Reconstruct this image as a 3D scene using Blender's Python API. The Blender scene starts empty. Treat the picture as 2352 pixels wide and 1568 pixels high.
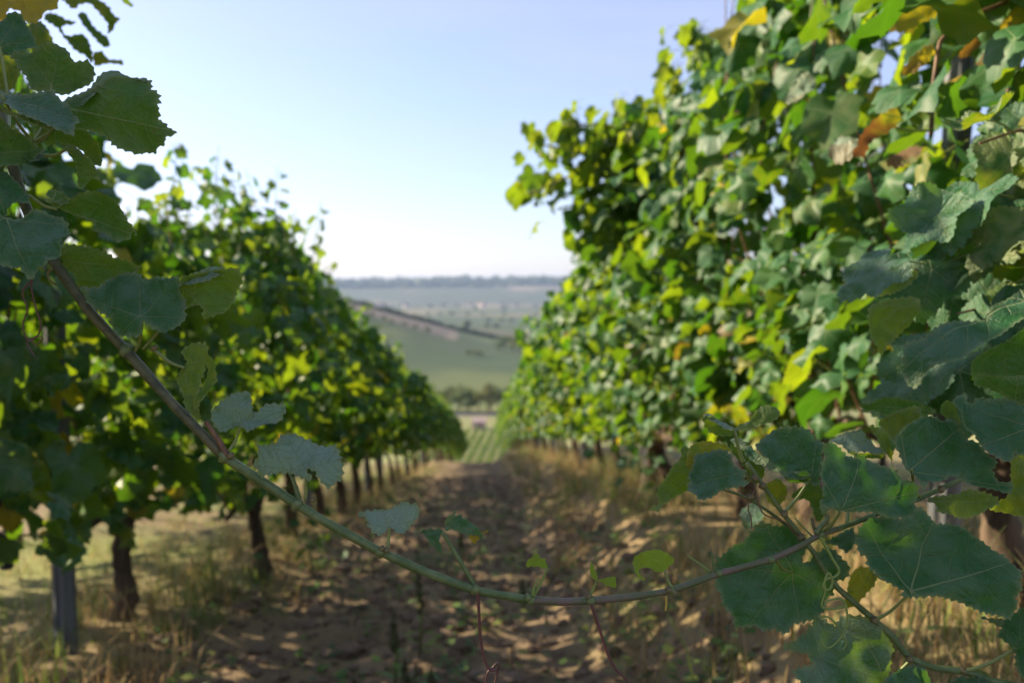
import bpy, math, random
import numpy as np
from mathutils import Vector, Matrix, noise
from mathutils.geometry import delaunay_2d_cdt

# ------------------------------------------------------------------ camera, sky, sun, exposure
SC = bpy.context.scene
COL = SC.collection
PITCH, YAW = math.radians(3.8), math.radians(1.93)
CAM = Vector((0, 0, 0.85))
FPX = 1960.0                                   # focal length in units of a 2352 wide picture
FW = Vector((math.sin(YAW)*math.cos(PITCH), math.cos(YAW)*math.cos(PITCH), -math.sin(PITCH)))
RT = Vector((math.cos(YAW), -math.sin(YAW), 0))
UP = RT.cross(FW)
cam = bpy.data.cameras.new('camera'); camo = bpy.data.objects.new('camera', cam); COL.objects.link(camo)
SC.camera = camo
cam.sensor_width = 36; cam.lens = 30; cam.clip_start = 0.02; cam.clip_end = 20000
camo.matrix_world = Matrix(((RT.x, UP.x, -FW.x, CAM.x), (RT.y, UP.y, -FW.y, CAM.y), (RT.z, UP.z, -FW.z, CAM.z), (0, 0, 0, 1)))
cam.dof.use_dof = True; cam.dof.focus_distance = 0.69; cam.dof.aperture_fstop = 5.6; cam.dof.aperture_blades = 9

SUN_EL, SUN_AZ = math.radians(25), math.radians(-64)
world = bpy.data.worlds.new('World'); SC.world = world; world.use_nodes = True
wn = world.node_tree
sky = wn.nodes.new('ShaderNodeTexSky'); sky.sky_type = 'NISHITA'; sky.sun_disc = False
sky.sun_elevation = SUN_EL; sky.sun_rotation = SUN_AZ
sky.air_density = 1.0; sky.dust_density = 0.9; sky.ozone_density = 5.0; sky.altitude = 100
bgn = wn.nodes['Background']; bgn.inputs[1].default_value = 0.102
skt = wn.nodes.new('ShaderNodeMix'); skt.data_type = 'RGBA'; skt.blend_type = 'MULTIPLY'; skt.inputs[0].default_value = 1
skt.inputs[7].default_value = (1.08, 0.945, 1.0, 1)          # slightly lavender late-summer air
wn.links.new(sky.outputs[0], skt.inputs[6])
# thin high veil, a little streaky
stc = wn.nodes.new('ShaderNodeTexCoord'); smp = wn.nodes.new('ShaderNodeMapping'); smp.inputs['Scale'].default_value = (1.2, 3.0, 7.0); smp.inputs['Rotation'].default_value = (0.2, 0.5, 0.6)
wn.links.new(stc.outputs['Generated'], smp.inputs[0])
snz = wn.nodes.new('ShaderNodeTexNoise'); snz.inputs['Scale'].default_value = 2.2; snz.inputs['Detail'].default_value = 5; wn.links.new(smp.outputs[0], snz.inputs['Vector'])
smr = wn.nodes.new('ShaderNodeMapRange'); smr.inputs[1].default_value = .3; smr.inputs[2].default_value = .75; smr.inputs[3].default_value = .22; smr.inputs[4].default_value = .46
wn.links.new(snz.outputs[0], smr.inputs[0])
veil = wn.nodes.new('ShaderNodeMix'); veil.data_type = 'RGBA'; veil.inputs[7].default_value = (3.2, 3.0, 3.4, 1)
wn.links.new(smr.outputs[0], veil.inputs[0]); wn.links.new(skt.outputs[2], veil.inputs[6]); wn.links.new(veil.outputs[2], bgn.inputs[0])
sl = bpy.data.lights.new('sun', 'SUN'); sl.energy = 5.0; sl.angle = math.radians(0.55); sl.color = (1, 0.83, 0.58)
so = bpy.data.objects.new('sun', sl); COL.objects.link(so)
SDIR = Vector((math.sin(SUN_AZ)*math.cos(SUN_EL), math.cos(SUN_AZ)*math.cos(SUN_EL), math.sin(SUN_EL)))
so.rotation_euler = (-SDIR).to_track_quat('-Z', 'Y').to_euler(); so.location = (-20, 20, 30)
SC.view_settings.view_transform = 'Standard'; SC.view_settings.look = 'None'
SC.view_settings.exposure = 1.40; SC.view_settings.gamma = 1; SC.view_settings.use_curve_mapping = False
SC.render.engine = 'CYCLES'
cy = SC.cycles
cy.use_denoising = True; cy.denoiser = 'OPENIMAGEDENOISE'
cy.max_bounces = 9; cy.diffuse_bounces = 5; cy.glossy_bounces = 2; cy.transmission_bounces = 4; cy.transparent_max_bounces = 4
cy.volume_bounces = 1; cy.use_adaptive_sampling = True; cy.adaptive_threshold = 0.02
cy.sample_clamp_indirect = 6.0; cy.caustics_reflective = False; cy.caustics_refractive = False

# ------------------------------------------------------------------ helpers
RND = random.Random(7)
NP = np.random.default_rng(11)

def at(px, py, d):
    px, py, d = float(px), float(py), float(d)
    return CAM + d*(FW + (px-1176)/FPX*RT - (py-784)/FPX*UP)

def fbm(x, y, oct=4, seed=0):
    x = np.asarray(x, float); y = np.asarray(y, float)
    out = np.zeros(np.broadcast(x, y).shape); amp = 0.5
    for o in range(oct):
        xi = np.floor(x).astype(np.int64); yi = np.floor(y).astype(np.int64)
        xf = x-xi; yf = y-yi
        u = xf*xf*(3-2*xf); v = yf*yf*(3-2*yf)
        def h(i, j):
            n = (i*374761393 + j*668265263 + (seed+o)*1442695041) & 0x7fffffff
            n = ((n ^ (n >> 13))*1274126177) & 0x7fffffff
            return ((n ^ (n >> 16)) & 0xffff)/65535.0
        out = out+amp*((h(xi, yi)*(1-u)+h(xi+1, yi)*u)*(1-v)+(h(xi, yi+1)*(1-u)+h(xi+1, yi+1)*u)*v)
        x = x*2.03+17.1; y = y*2.03+5.3; amp *= 0.5
    return out-0.5

def sstep(a, b, x):
    t = np.clip((np.asarray(x, float)-a)/(b-a), 0, 1)
    return t*t*(3-2*t)

# profile of the slope along y
_py = np.concatenate([np.arange(-130, 400, 0.5), np.arange(400, 9000, 10)])
def _slope(y):
    s = np.interp(y, [-130, -25, -8, 24, 46, 118, 158, 300, 330, 520, 700, 760, 1000, 2300, 2500, 3000, 3500, 3700, 9000],
                     [.02, .02, .178, .178, .30, .30, .02, .012, -.005, .005, .02, .02, .016, .0, -.02, -.085, -.045, .0, .0])  # levelled off unseen behind the camera to let in more sky light
    return s
_pz = -np.concatenate([[0], np.cumsum(0.5*(_slope(_py[1:])+_slope(_py[:-1]))*np.diff(_py))])
_pz -= np.interp(0, _py, _pz)

def ground(x, y, fine=True):
    x = np.asarray(x, float); y = np.asarray(y, float)
    z = np.interp(y, _py, _pz)
    near = 1-sstep(60, 120, y)
    bank = 0.42*sstep(0.25, 1.05, x) + 0.10*sstep(1.6, 4, x)
    ridge = 0.07*np.exp(-((x+1.5)/0.35)**2)
    z = z + near*(bank+ridge)
    mid = sstep(330, 640, y)*(1-sstep(760, 1000, y))
    z = z + mid*(34*sstep(10, -190, x) + 13*sstep(70, -60, x) - 7)
    far = sstep(2300, 3400, y)
    z = z + far*(60*fbm(x/620, y/1500+3, 3, 5) + 8*sstep(-900, -100, x)*(1-sstep(50, 700, x)))
    z = z + sstep(160, 400, y)*2.5*fbm(x/120, y/120, 3, 8)
    if fine:
        w = 1-sstep(30, 60, y)
        path = np.exp(-((x+0.2)/1.2)**4)
        z = z + w*(0.10*fbm(x*1.3, y*1.3, 3, 1)+(0.03+0.065*path)*fbm(x*6, y*6, 3, 2))
    return z

def gz(x, y): return float(ground(x, y))

def new_obj(name, mesh, parent=None):
    o = bpy.data.objects.new(name, mesh); COL.objects.link(o)
    if parent is not None: o.parent = parent
    return o

def mesh_from(name, verts, faces, mats=(), smooth=True, uvs=None, midx=None):
    me = bpy.data.meshes.new(name)
    me.from_pydata([tuple(v) for v in verts], [], [tuple(f) for f in faces])
    for m in mats: me.materials.append(m)
    if smooth: me.polygons.foreach_set('use_smooth', [True]*len(me.polygons))
    if midx is not None: me.polygons.foreach_set('material_index', midx)
    if uvs is not None:
        l = me.uv_layers.new(name='leaf')
        vi = np.empty(len(me.loops), np.int32); me.loops.foreach_get('vertex_index', vi)
        l.data.foreach_set('uv', np.asarray(uvs, np.float32)[vi].ravel())
    me.update()
    return me

def thing(name, label, cat, loc=(0, 0, 0), group=None):
    o = new_obj(name, None); o.location = loc
    tag(o, label, cat, group); return o

def tag(o, label=None, cat=None, group=None, kind=None):
    if label: o['label'] = label
    if cat: o['category'] = cat
    if group: o['group'] = group
    if kind: o['kind'] = kind
    return o

class Geo:
    """collects triangles and quads for one mesh"""
    def __init__(self): self.v = []; self.f = []; self.m = []
    def tube(self, pts, radii, sides=8, mat=0, cap=True, wob=0.0, seed=0):
        pts = [Vector([float(c) for c in p]) for p in pts]; n = len(pts)
        base = len(self.v); ref = None
        for i, p in enumerate(pts):
            t = (pts[min(i+1, n-1)]-pts[max(i-1, 0)])
            if t.length < 1e-9: t = Vector((0, 0, 1))
            t.normalize()
            if ref is None:
                ref = t.orthogonal().normalized()
            ref = (ref - t*ref.dot(t))
            if ref.length < 1e-6: ref = t.orthogonal()
            ref.normalize(); b = t.cross(ref)
            for k in range(sides):
                a = 2*math.pi*k/sides; r = radii[i] if hasattr(radii, '__len__') else radii
                if wob: r *= 1+wob*noise.noise((seed+math.cos(a)*1.3, math.sin(a)*1.3, i*0.35+seed*3.1))
                self.v.append(p+(ref*math.cos(a)+b*math.sin(a))*r)
        for i in range(n-1):
            for k in range(sides):
                a0 = base+i*sides+k; a1 = base+i*sides+(k+1) % sides
                self.f.append((a0, a1, a1+sides, a0+sides)); self.m.append(mat)
        if cap:
            self.f.append(tuple(base+k for k in range(sides-1, -1, -1))); self.m.append(mat)
            self.f.append(tuple(base+(n-1)*sides+k for k in range(sides))); self.m.append(mat)
    def blob(self, c, r, sub=1, seed=0, wob=0.25, squash=(1, 1, 1), mat=0):
        vs, fs = ICO[sub]; base = len(self.v)
        for v in vs:
            k = r*(1+wob*noise.noise(v*1.7+Vector((seed*1.37, seed*0.7, seed))))
            self.v.append(Vector(c)+Vector((v.x*k*squash[0], v.y*k*squash[1], v.z*k*squash[2])))
        for f in fs: self.f.append(tuple(base+i for i in f)); self.m.append(mat)
    def box(self, x0, x1, y0, y1, z0, z1, mat=0):
        b = len(self.v)
        for z in (z0, z1):
            for (x, y) in ((x0, y0), (x1, y0), (x1, y1), (x0, y1)): self.v.append(Vector((x, y, z)))
        for f in ((3, 2, 1, 0), (4, 5, 6, 7), (0, 1, 5, 4), (1, 2, 6, 5), (2, 3, 7, 6), (3, 0, 4, 7)):
            self.f.append(tuple(b+i for i in f)); self.m.append(mat)
    def build(self, name, mats, parent=None, smooth=True):
        if not isinstance(mats, (list, tuple)): mats = [mats]
        me = mesh_from(name, self.v, self.f, mats, smooth, midx=self.m)
        return new_obj(name, me, parent)

def _ico():
    import bmesh
    out = {}
    for s in (1, 2, 3):
        bm = bmesh.new(); bmesh.ops.create_icosphere(bm, subdivisions=s, radius=1)
        bm.verts.index_update()
        out[s] = ([v.co.copy() for v in bm.verts], [tuple(v.index for v in f.verts) for f in bm.faces]); bm.free()
    return out
ICO = _ico()

def spline(pts, n=8):
    """Catmull-Rom through points (any dimension)"""
    P = [np.array(p, float) for p in pts]; out = []
    for i in range(len(P)-1):
        p0 = P[max(i-1, 0)]; p1 = P[i]; p2 = P[i+1]; p3 = P[min(i+2, len(P)-1)]
        for k in range(n):
            t = k/n
            out.append(0.5*((2*p1)+(-p0+p2)*t+(2*p0-5*p1+4*p2-p3)*t*t+(-p0+3*p1-3*p2+p3)*t**3))
    out.append(P[-1]); return out

# ------------------------------------------------------------------ materials
class NB:
    """node builder: small arithmetic on sockets"""
    def __init__(self, name):
        self.mat = bpy.data.materials.new(name); self.mat.use_nodes = True
        self.nt = self.mat.node_tree; self.nt.nodes.clear()
        self.out = self.nt.nodes.new('ShaderNodeOutputMaterial')
    def n(self, t, **kw):
        nd = self.nt.nodes.new(t)
        for k, v in kw.items(): setattr(nd, k, v)
        return nd
    def link(self, a, b): self.nt.links.new(a, b)
    def put(self, sock, v):
        if isinstance(v, (int, float)): sock.default_value = v
        elif isinstance(v, (tuple, list)): sock.default_value = tuple(v)+((1,) if len(v) == 3 and len(sock.default_value) == 4 else ())
        else: self.link(v, sock)
    def m(self, op, a, b=0.0, c=0.0, clamp=False):
        nd = self.n('ShaderNodeMath', operation=op, use_clamp=clamp)
        self.put(nd.inputs[0], a); self.put(nd.inputs[1], b); self.put(nd.inputs[2], c)
        return nd.outputs[0]
    def mix(self, f, a, b, blend='MIX'):
        nd = self.n('ShaderNodeMix', data_type='RGBA', blend_type=blend)
        self.put(nd.inputs[0], f); self.put(nd.inputs[6], a); self.put(nd.inputs[7], b)
        return nd.outputs[2]
    def noise(self, vec, scale, detail=3, rough=0.55):
        nd = self.n('ShaderNodeTexNoise'); nd.inputs['Scale'].default_value = scale
        nd.inputs['Detail'].default_value = detail; nd.inputs['Roughness'].default_value = rough
        if vec is not None: self.link(vec, nd.inputs['Vector'])
        return nd.outputs[0]
    def ramp(self, f, a, b):
        nd = self.n('ShaderNodeMapRange', clamp=True); nd.interpolation_type = 'SMOOTHSTEP'
        self.put(nd.inputs[0], f); self.put(nd.inputs[1], a); self.put(nd.inputs[2], b)
        return nd.outputs[0]

def leaf_material(name, per_object, detail, young=False):
    b = NB(name)
    uv = b.n('ShaderNodeUVMap', uv_map='leaf').outputs[0]
    sp = b.n('ShaderNodeSeparateXYZ'); b.link(uv, sp.inputs[0]); x, y = sp.outputs[0], sp.outputs[1]
    at_ = b.n('ShaderNodeAttribute', attribute_name='tone', attribute_type='OBJECT' if per_object else 'GEOMETRY')
    ts = b.n('ShaderNodeSeparateXYZ'); b.link(at_.outputs['Vector'], ts.inputs[0])
    yel, brn, rnd = ts.outputs
    ang = b.m('ABSOLUTE', b.m('ARCTAN2', x, y))
    r = b.m('SQRT', b.m('ADD', b.m('MULTIPLY', x, x), b.m('MULTIPLY', y, y)))
    da = b.m('MINIMUM', b.m('MINIMUM', ang, b.m('ABSOLUTE', b.m('SUBTRACT', ang, 0.86))), b.m('ABSOLUTE', b.m('SUBTRACT', ang, 1.85)))
    t = b.m('MULTIPLY', r, b.m('SINE', da)); s = b.m('MULTIPLY', r, b.m('COSINE', da))
    wv = b.m('MULTIPLY_ADD', r, -0.0045, 0.0085)
    main = b.m('SUBTRACT', 1.35, b.m('DIVIDE', t, wv), clamp=True)
    NZ0 = b.noise(uv, 3.1, 2)
    q = b.m('FRACT', b.m('ADD', b.m('MULTIPLY', NZ0, 0.75), b.m('MULTIPLY_ADD', b.m('SUBTRACT', s, b.m('MULTIPLY', b.m('MULTIPLY_ADD', t, 0.9, 0.45), t)), 5.6, 0.25)))
    qd = b.m('ABSOLUTE', b.m('SUBTRACT', q, 0.5))
    sec = b.m('SUBTRACT', 1.0, b.m('DIVIDE', qd, 0.034), clamp=True)
    off = b.n('ShaderNodeVectorMath', operation='ADD'); b.link(uv, off.inputs[0])
    cb = b.n('ShaderNodeCombineXYZ'); b.link(b.m('MULTIPLY', rnd, 37.0), cb.inputs[0]); b.link(b.m('MULTIPLY', rnd, 11.0), cb.inputs[1]); b.link(cb.outputs[0], off.inputs[1])
    vec = off.outputs[0]
    nz = b.noise(vec, 2.6, 3)
    nf = b.noise(vec, 22.0, 2) if detail else nz
    vein = b.m('MAXIMUM', main, b.m('MULTIPLY', sec, 0.74 if detail else 0.25))
    # pigment of the upper and the lower side; powder bloom includes painted sky sheen
    up = b.mix(b.m('MULTIPLY_ADD', rnd, 0.5, b.m('MULTIPLY', nz, 0.5)), *(((0.018, 0.108, 0.033), (0.055, 0.185, 0.032)) if detail else ((0.014, 0.090, 0.028), (0.046, 0.160, 0.026))))
    bloom_sheen = b.m('MULTIPLY', b.ramp(b.m('ADD', b.m('MULTIPLY', b.m('POWER', rnd, 3.0), 0.45 if detail else 0.0), b.m('MULTIPLY_ADD', nf, 0.22, b.m('MULTIPLY', nz, 0.98))), 0.40, 0.80), b.m('MULTIPLY_ADD', rnd, 0.80, 0.14) if detail else 0.20)
    up = b.mix(bloom_sheen, up, b.mix(b.m('POWER', rnd, 3.0), (0.20, 0.335, 0.305), (0.46, 0.62, 0.50)) if detail else (0.20, 0.335, 0.305))
    un = b.mix(nz, (0.055, 0.145, 0.026), (0.09, 0.20, 0.045))
    geo = b.n('ShaderNodeNewGeometry')
    col = b.mix(geo.outputs['Backfacing'], up, un)
    col = b.mix(b.m('MULTIPLY', vein, 0.75), col, (0.38, 0.46, 0.22))
    if detail:
        rim = b.n('ShaderNodeAttribute', attribute_name='rim').outputs['Fac']
        col = b.mix(b.m('MULTIPLY', b.m('POWER', rim, 2.0), 0.7), col, (0.26, 0.32, 0.15))
    tr = b.mix(b.m('POWER', rnd, 2.2), (0.060, 0.190, 0.005), (0.40, 0.53, 0.010))
    tr = b.mix(b.m('MAXIMUM', b.m('MULTIPLY', main, 0.65), b.m('MULTIPLY', sec, 0.22)), tr, (0.07, 0.12, 0.015))
    tr = b.mix(b.m('MULTIPLY', b.m('SUBTRACT', nz, 0.35, clamp=True), 0.8), tr, (0.10, 0.22, 0.01))
    ymask = b.m('MULTIPLY', yel, b.ramp(b.m('ADD', b.m('MULTIPLY', yel, 0.55), b.m('SUBTRACT', nz, vein)), 0.40, 0.85), clamp=True)
    col = b.mix(ymask, col, (0.48, 0.36, 0.045)); tr = b.mix(ymask, tr, (0.70, 0.52, 0.02))
    bm_ = b.m('MULTIPLY', brn, b.ramp(b.m('ADD', b.m('MULTIPLY', r, 0.45), b.m('ADD', b.m('MULTIPLY', nz, 0.6), b.m('MULTIPLY', brn, 0.35))), 0.65, 0.85), clamp=True)
    col = b.mix(bm_, col, (0.23, 0.10, 0.045)); tr = b.mix(bm_, tr, (0.26, 0.09, 0.02))
    if detail and not young:
        spot_ = b.m('MULTIPLY', b.ramp(b.noise(vec, 8.5, 4, 0.6), 0.66, 0.72), 0.65)
        col = b.mix(spot_, col, (0.19, 0.125, 0.05)); tr = b.mix(spot_, tr, (0.16, 0.09, 0.02))
    if young: col = b.mix(0.75, col, (0.27, 0.40, 0.05)); tr = b.mix(0.6, tr, (0.50, 0.74, 0.03))
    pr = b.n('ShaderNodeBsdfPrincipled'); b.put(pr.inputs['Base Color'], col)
    pr.inputs['Roughness'].default_value = 0.42 if detail else 0.5; pr.inputs['Specular IOR Level'].default_value = 0.40 if detail else 0.36
    tl = b.n('ShaderNodeBsdfTranslucent'); b.put(tl.inputs['Color'], tr)
    if detail:
        vo = b.n('ShaderNodeTexVoronoi', feature='DISTANCE_TO_EDGE'); vo.inputs['Scale'].default_value = 17.0; b.link(vec, vo.inputs['Vector'])
        pk = b.m('MINIMUM', vo.outputs['Distance'], 0.22)
        hgt = b.m('MULTIPLY_ADD', pk, 0.3, b.m('ADD', b.m('MULTIPLY', b.m('SUBTRACT', 0.25, b.m('POWER', b.m('SUBTRACT', 0.5, qd), 2.0)), 0.55), b.m('MULTIPLY_ADD', vein, -0.18, b.m('MULTIPLY', nf, 0.35))))
        bp = b.n('ShaderNodeBump'); bp.inputs['Strength'].default_value = 0.75; bp.inputs['Distance'].default_value = 0.006
        b.link(hgt, bp.inputs['Height']); b.link(bp.outputs[0], pr.inputs['Normal'])
    mx = b.n('ShaderNodeMixShader'); mx.inputs[0].default_value = 0.43
    b.link(pr.outputs[0], mx.inputs[1]); b.link(tl.outputs[0], mx.inputs[2]); b.link(mx.outputs[0], b.out.inputs[0])
    return b.mat

def wood_material(name, c1, c2, scale, stretch=(1, 1, 0.15), bump=0.6, rough=0.85, dist=0.006, spec=0.3):
    b = NB(name)
    tc = b.n('ShaderNodeTexCoord').outputs['Object']
    mp = b.n('ShaderNodeMapping'); mp.inputs['Scale'].default_value = stretch; b.link(tc, mp.inputs[0])
    nz = b.noise(mp.outputs[0], scale, 5, 0.65)
    col = b.mix(b.ramp(nz, 0.36, 0.64), c1, c2)
    pr = b.n('ShaderNodeBsdfPrincipled'); b.put(pr.inputs['Base Color'], col); pr.inputs['Roughness'].default_value = rough
    pr.inputs['Specular IOR Level'].default_value = spec
    bp = b.n('ShaderNodeBump'); bp.inputs['Strength'].default_value = bump; bp.inputs['Distance'].default_value = dist
    b.link(nz, bp.inputs['Height']); b.link(bp.outputs[0], pr.inputs['Normal'])
    b.link(pr.outputs[0], b.out.inputs[0]); return b.mat

def plain_material(name, c, rough=0.7, trans=0.0, tc=None, metal=0.0):
    b = NB(name)
    tcn = b.n('ShaderNodeTexCoord').outputs['Object']
    nz = b.noise(tcn, 9.0, 3)
    col = b.mix(nz, tuple(k*0.75 for k in c), tuple(k*1.25 for k in c))
    pr = b.n('ShaderNodeBsdfPrincipled'); b.put(pr.inputs['Base Color'], col); pr.inputs['Roughness'].default_value = rough; pr.inputs['Metallic'].default_value = metal
    sh = pr.outputs[0]
    if trans:
        tl = b.n('ShaderNodeBsdfTranslucent'); tl.inputs[0].default_value = (*tc, 1)
        mx = b.n('ShaderNodeMixShader'); mx.inputs[0].default_value = trans
        b.link(sh, mx.inputs[1]); b.link(tl.outputs[0], mx.inputs[2]); sh = mx.outputs[0]
    b.link(sh, b.out.inputs[0]); return b.mat

def attr_material(name, rough=0.9, trans=0.0, bump=0.0, nscale=3.0, vary=0.35):
    """colour from the mesh's own 'col' attribute with grain on top"""
    b = NB(name)
    a = b.n('ShaderNodeAttribute', attribute_name='col').outputs['Color']
    pos = b.n('ShaderNodeNewGeometry').outputs['Position']
    n1 = b.noise(pos, nscale, 6, 0.65); n2 = b.noise(pos, nscale*9, 3, 0.6)
    k = b.m('MULTIPLY_ADD', b.m('ADD', n1, b.m('MULTIPLY', n2, 0.5)), vary*2, 1-vary*1.5)
    mx = b.n('ShaderNodeVectorMath', operation='SCALE'); b.link(a, mx.inputs[0]); b.link(k, mx.inputs['Scale'])
    pr = b.n('ShaderNodeBsdfPrincipled'); b.link(mx.outputs[0], pr.inputs['Base Color']); pr.inputs['Roughness'].default_value = rough
    pr.inputs['Specular IOR Level'].default_value = 0.25
    sh = pr.outputs[0]
    if bump:
        bp = b.n('ShaderNodeBump'); bp.inputs['Strength'].default_value = bump; bp.inputs['Distance'].default_value = 0.03
        b.link(b.m('ADD', n1, b.m('MULTIPLY', n2, 0.4)), bp.inputs['Height']); b.link(bp.outputs[0], pr.inputs['Normal'])
    if trans:
        tl = b.n('ShaderNodeBsdfTranslucent'); b.link(mx.outputs[0], tl.inputs[0])
        mm = b.n('ShaderNodeMixShader'); mm.inputs[0].default_value = trans
        b.link(sh, mm.inputs[1]); b.link(tl.outputs[0], mm.inputs[2]); sh = mm.outputs[0]
    b.link(sh, b.out.inputs[0]); return b.mat

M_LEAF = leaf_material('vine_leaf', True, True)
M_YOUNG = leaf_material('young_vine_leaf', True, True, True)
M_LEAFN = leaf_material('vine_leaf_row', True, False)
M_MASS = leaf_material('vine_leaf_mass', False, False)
M_BARK = wood_material('vine_bark', (0.040, 0.027, 0.019), (0.14, 0.098, 0.066), 14, (1, 1, 0.2), 1.0, 0.95, 0.012)
M_CANEL = wood_material('brown_shaded_cane', (0.05, 0.060, 0.026), (0.115, 0.115, 0.052), 60, (1, 1, 1), 0.4, 0.55, 0.001, 0.4)  # browner upper cane, with its shade darkened into the colour
M_CANE = wood_material('green_cane', (0.075, 0.125, 0.035), (0.155, 0.205, 0.075), 60, (1, 1, 1), 0.25, 0.5, 0.001, 0.45)
M_CANEP = wood_material('purplish_cane', (0.085, 0.115, 0.04), (0.155, 0.115, 0.085), 55, (1, 1, 1), 0.25, 0.5, 0.001, 0.45)
M_CANEB = wood_material('brown_cane', (0.11, 0.060, 0.035), (0.24, 0.14, 0.075), 40, (1, 1, 1), 0.35, 0.6, 0.001)
M_PET = plain_material('petiole_green', (0.20, 0.25, 0.07), 0.5)
M_TEND = plain_material('tendril_red_brown', (0.115, 0.045, 0.038), 0.45)
M_TENDG = plain_material('tendril_green', (0.19, 0.27, 0.06), 0.45)
M_NODE = wood_material('node_bark', (0.085, 0.060, 0.035), (0.19, 0.17, 0.075), 90, (1, 1, 1), 0.5, 0.7, 0.0015)
M_POST = wood_material('weathered_post', (0.062, 0.070, 0.082), (0.165, 0.175, 0.19), 22, (1, 1, 0.06), 0.5, 0.6, 0.003)
M_WIRE = plain_material('galvanised_wire', (0.35, 0.35, 0.36), 0.45, metal=0.9)
M_SOIL = attr_material('soil_and_fields', 0.95, 0, 0.9, 3.2, 0.30)
M_GRASS = attr_material('grass_blades', 0.7, 0.35, 0, 5.0, 0.15)
M_CLOD = plain_material('soil_clod', (0.17, 0.118, 0.08), 0.97)
M_GRAPE = plain_material('dark_grape', (0.012, 0.012, 0.03), 0.42)
M_STONE = plain_material('pale_stone', (0.33, 0.24, 0.24), 0.8)
M_TREE = attr_material('tree_foliage', 0.8, 0.2, 0, 0.6, 0.2)
M_TRUNK = wood_material('tree_bark', (0.05, 0.04, 0.03), (0.12, 0.09, 0.07), 3)
M_HUT = plain_material('pink_plaster', (0.42, 0.30, 0.29), 0.9)
M_ROOF = plain_material('clay_roof', (0.20, 0.11, 0.09), 0.9)
M_ROAD = plain_material('road_asphalt', (0.11, 0.10, 0.115), 0.9)

# ------------------------------------------------------------------ ground, one sheet to the horizon
def axis(fine_to, step, ratio, end):
    v = [0.0]; s = step
    while v[-1] < end:
        if v[-1] >= fine_to: s *= ratio
        v.append(v[-1]+s)
    return v
ya = axis(13, 0.07, 1.034, 7500)
ys = np.array([-120, -80, -50, -34, -24, -17, -12, -9, -6, -4, -3, -2, -1.2, -0.6, -0.2]+ya)
xa = axis(3.6, 0.07, 1.075, 5500)
xs = np.array([-v for v in xa[:0:-1]]+xa)
X, Y = np.meshgrid(xs, ys)
Z = ground(X, Y)
nx, ny = len(xs), len(ys)
gv = np.stack([X, Y, Z], -1).reshape(-1, 3)
ii = np.arange(nx*ny).reshape(ny, nx)
gf = np.stack([ii[:-1, :-1], ii[:-1, 1:], ii[1:, 1:], ii[1:, :-1]], -1).reshape(-1, 4)
me = bpy.data.meshes.new('ground'); me.vertices.add(len(gv)); me.vertices.foreach_set('co', gv.ravel())
me.loops.add(gf.size); me.loops.foreach_set('vertex_index', gf.ravel().astype(np.int32))
me.polygons.add(len(gf)); me.polygons.foreach_set('loop_start', np.arange(0, gf.size, 4, dtype=np.int32))
me.polygons.foreach_set('use_smooth', [True]*len(gf)); me.update(calc_edges=True)
def lerp(a, b, t): return a+(b-a)*t[..., None]
C = lambda *c: np.array(c, float)
soil = np.broadcast_to(C(0.215, 0.155, 0.092), X.shape+(3,)).copy()
n1 = fbm(X*0.9, Y*0.9, 4, 20); n2 = fbm(X*4, Y*4, 3, 21)
soil = lerp(soil, C(0.09, 0.064, 0.040), np.clip(n2*2.2+0.2, 0, 1))
straw = lerp(np.broadcast_to(C(0.28, 0.205, 0.105), X.shape+(3,)), C(0.17, 0.165, 0.065), np.clip(n1*3+0.3, 0, 1))
lane = np.abs(((X+0.25+1.35) % 2.7)-1.35)
gm = np.clip(sstep(0.6, 1.15, np.abs(X+0.2)+n1*0.9), 0, 1)
gm = np.where(X < -1.9, np.clip(0.75+n1*1.5, 0, 1), gm)
col = lerp(soil, straw, gm)
col = lerp(col, C(0.17, 0.21, 0.055), np.clip(fbm(X*0.8+9, Y*0.6, 3, 61)*5+.25, 0, 1)*((X < -1.85)*0.8+(X > 1.9)*0.8))
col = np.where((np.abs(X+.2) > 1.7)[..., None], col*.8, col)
col = lerp(col, C(0.20, 0.215, 0.06), np.exp(-((X+2.9)/1.0)**2-((Y-5.9)/1.4)**2))  # yellow-green grass patch, its sunlit look painted into the ground colour
vine_far = lerp(np.broadcast_to(C(0.31, 0.29, 0.12), X.shape+(3,)), C(0.23, 0.26, 0.095), np.clip(fbm(X/6, Y/30, 3, 9)*3+.5, 0, 1))
col = lerp(col, vine_far, sstep(40, 70, Y))
col = lerp(col, C(0.19, 0.20, 0.08), sstep(226, 230, Y)*(1-sstep(300, 310, Y)))
# fields across the valley
fn = fbm(X/60, Y/160, 3, 31)
green = lerp(np.broadcast_to(C(0.045, 0.085, 0.025), X.shape+(3,)), C(0.13, 0.165, 0.045), np.clip(fn*6+0.4, 0, 1))
col = lerp(col, green, sstep(275, 285, Y))
band = np.clip(np.sin(Y/23.0+X/60.0)*0.5+0.5, 0, 1)*sstep(330, 380, Y)*(1-sstep(600, 640, Y))
col = lerp(col, C(0.04, 0.09, 0.03), band*0.6)
U = 1176+FPX*(X/np.maximum(Y, 1)-math.tan(YAW))      # bearing of a place, for laying out the fields
plough = sstep(545, 575, Y+X*0.6)*(1-sstep(705, 720, Y))*(1-sstep(-25, -21, X-(Y-640)*0.02))
col = lerp(col, C(0.17, 0.14, 0.115), plough)
col = lerp(col, C(0.25, 0.20, 0.155), sstep(-27, -24, X)*(1-sstep(-20, -17, X))*sstep(560, 580, Y)*(1-sstep(650, 670, Y)))
pl = lerp(np.broadcast_to(C(0.045, 0.08, 0.03), X.shape+(3,)), C(0.17, 0.155, 0.08), np.clip(fbm(X/130, Y/260, 3, 33)*4+.45, 0, 1))
col = lerp(col, pl, sstep(745, 765, Y))
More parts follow.
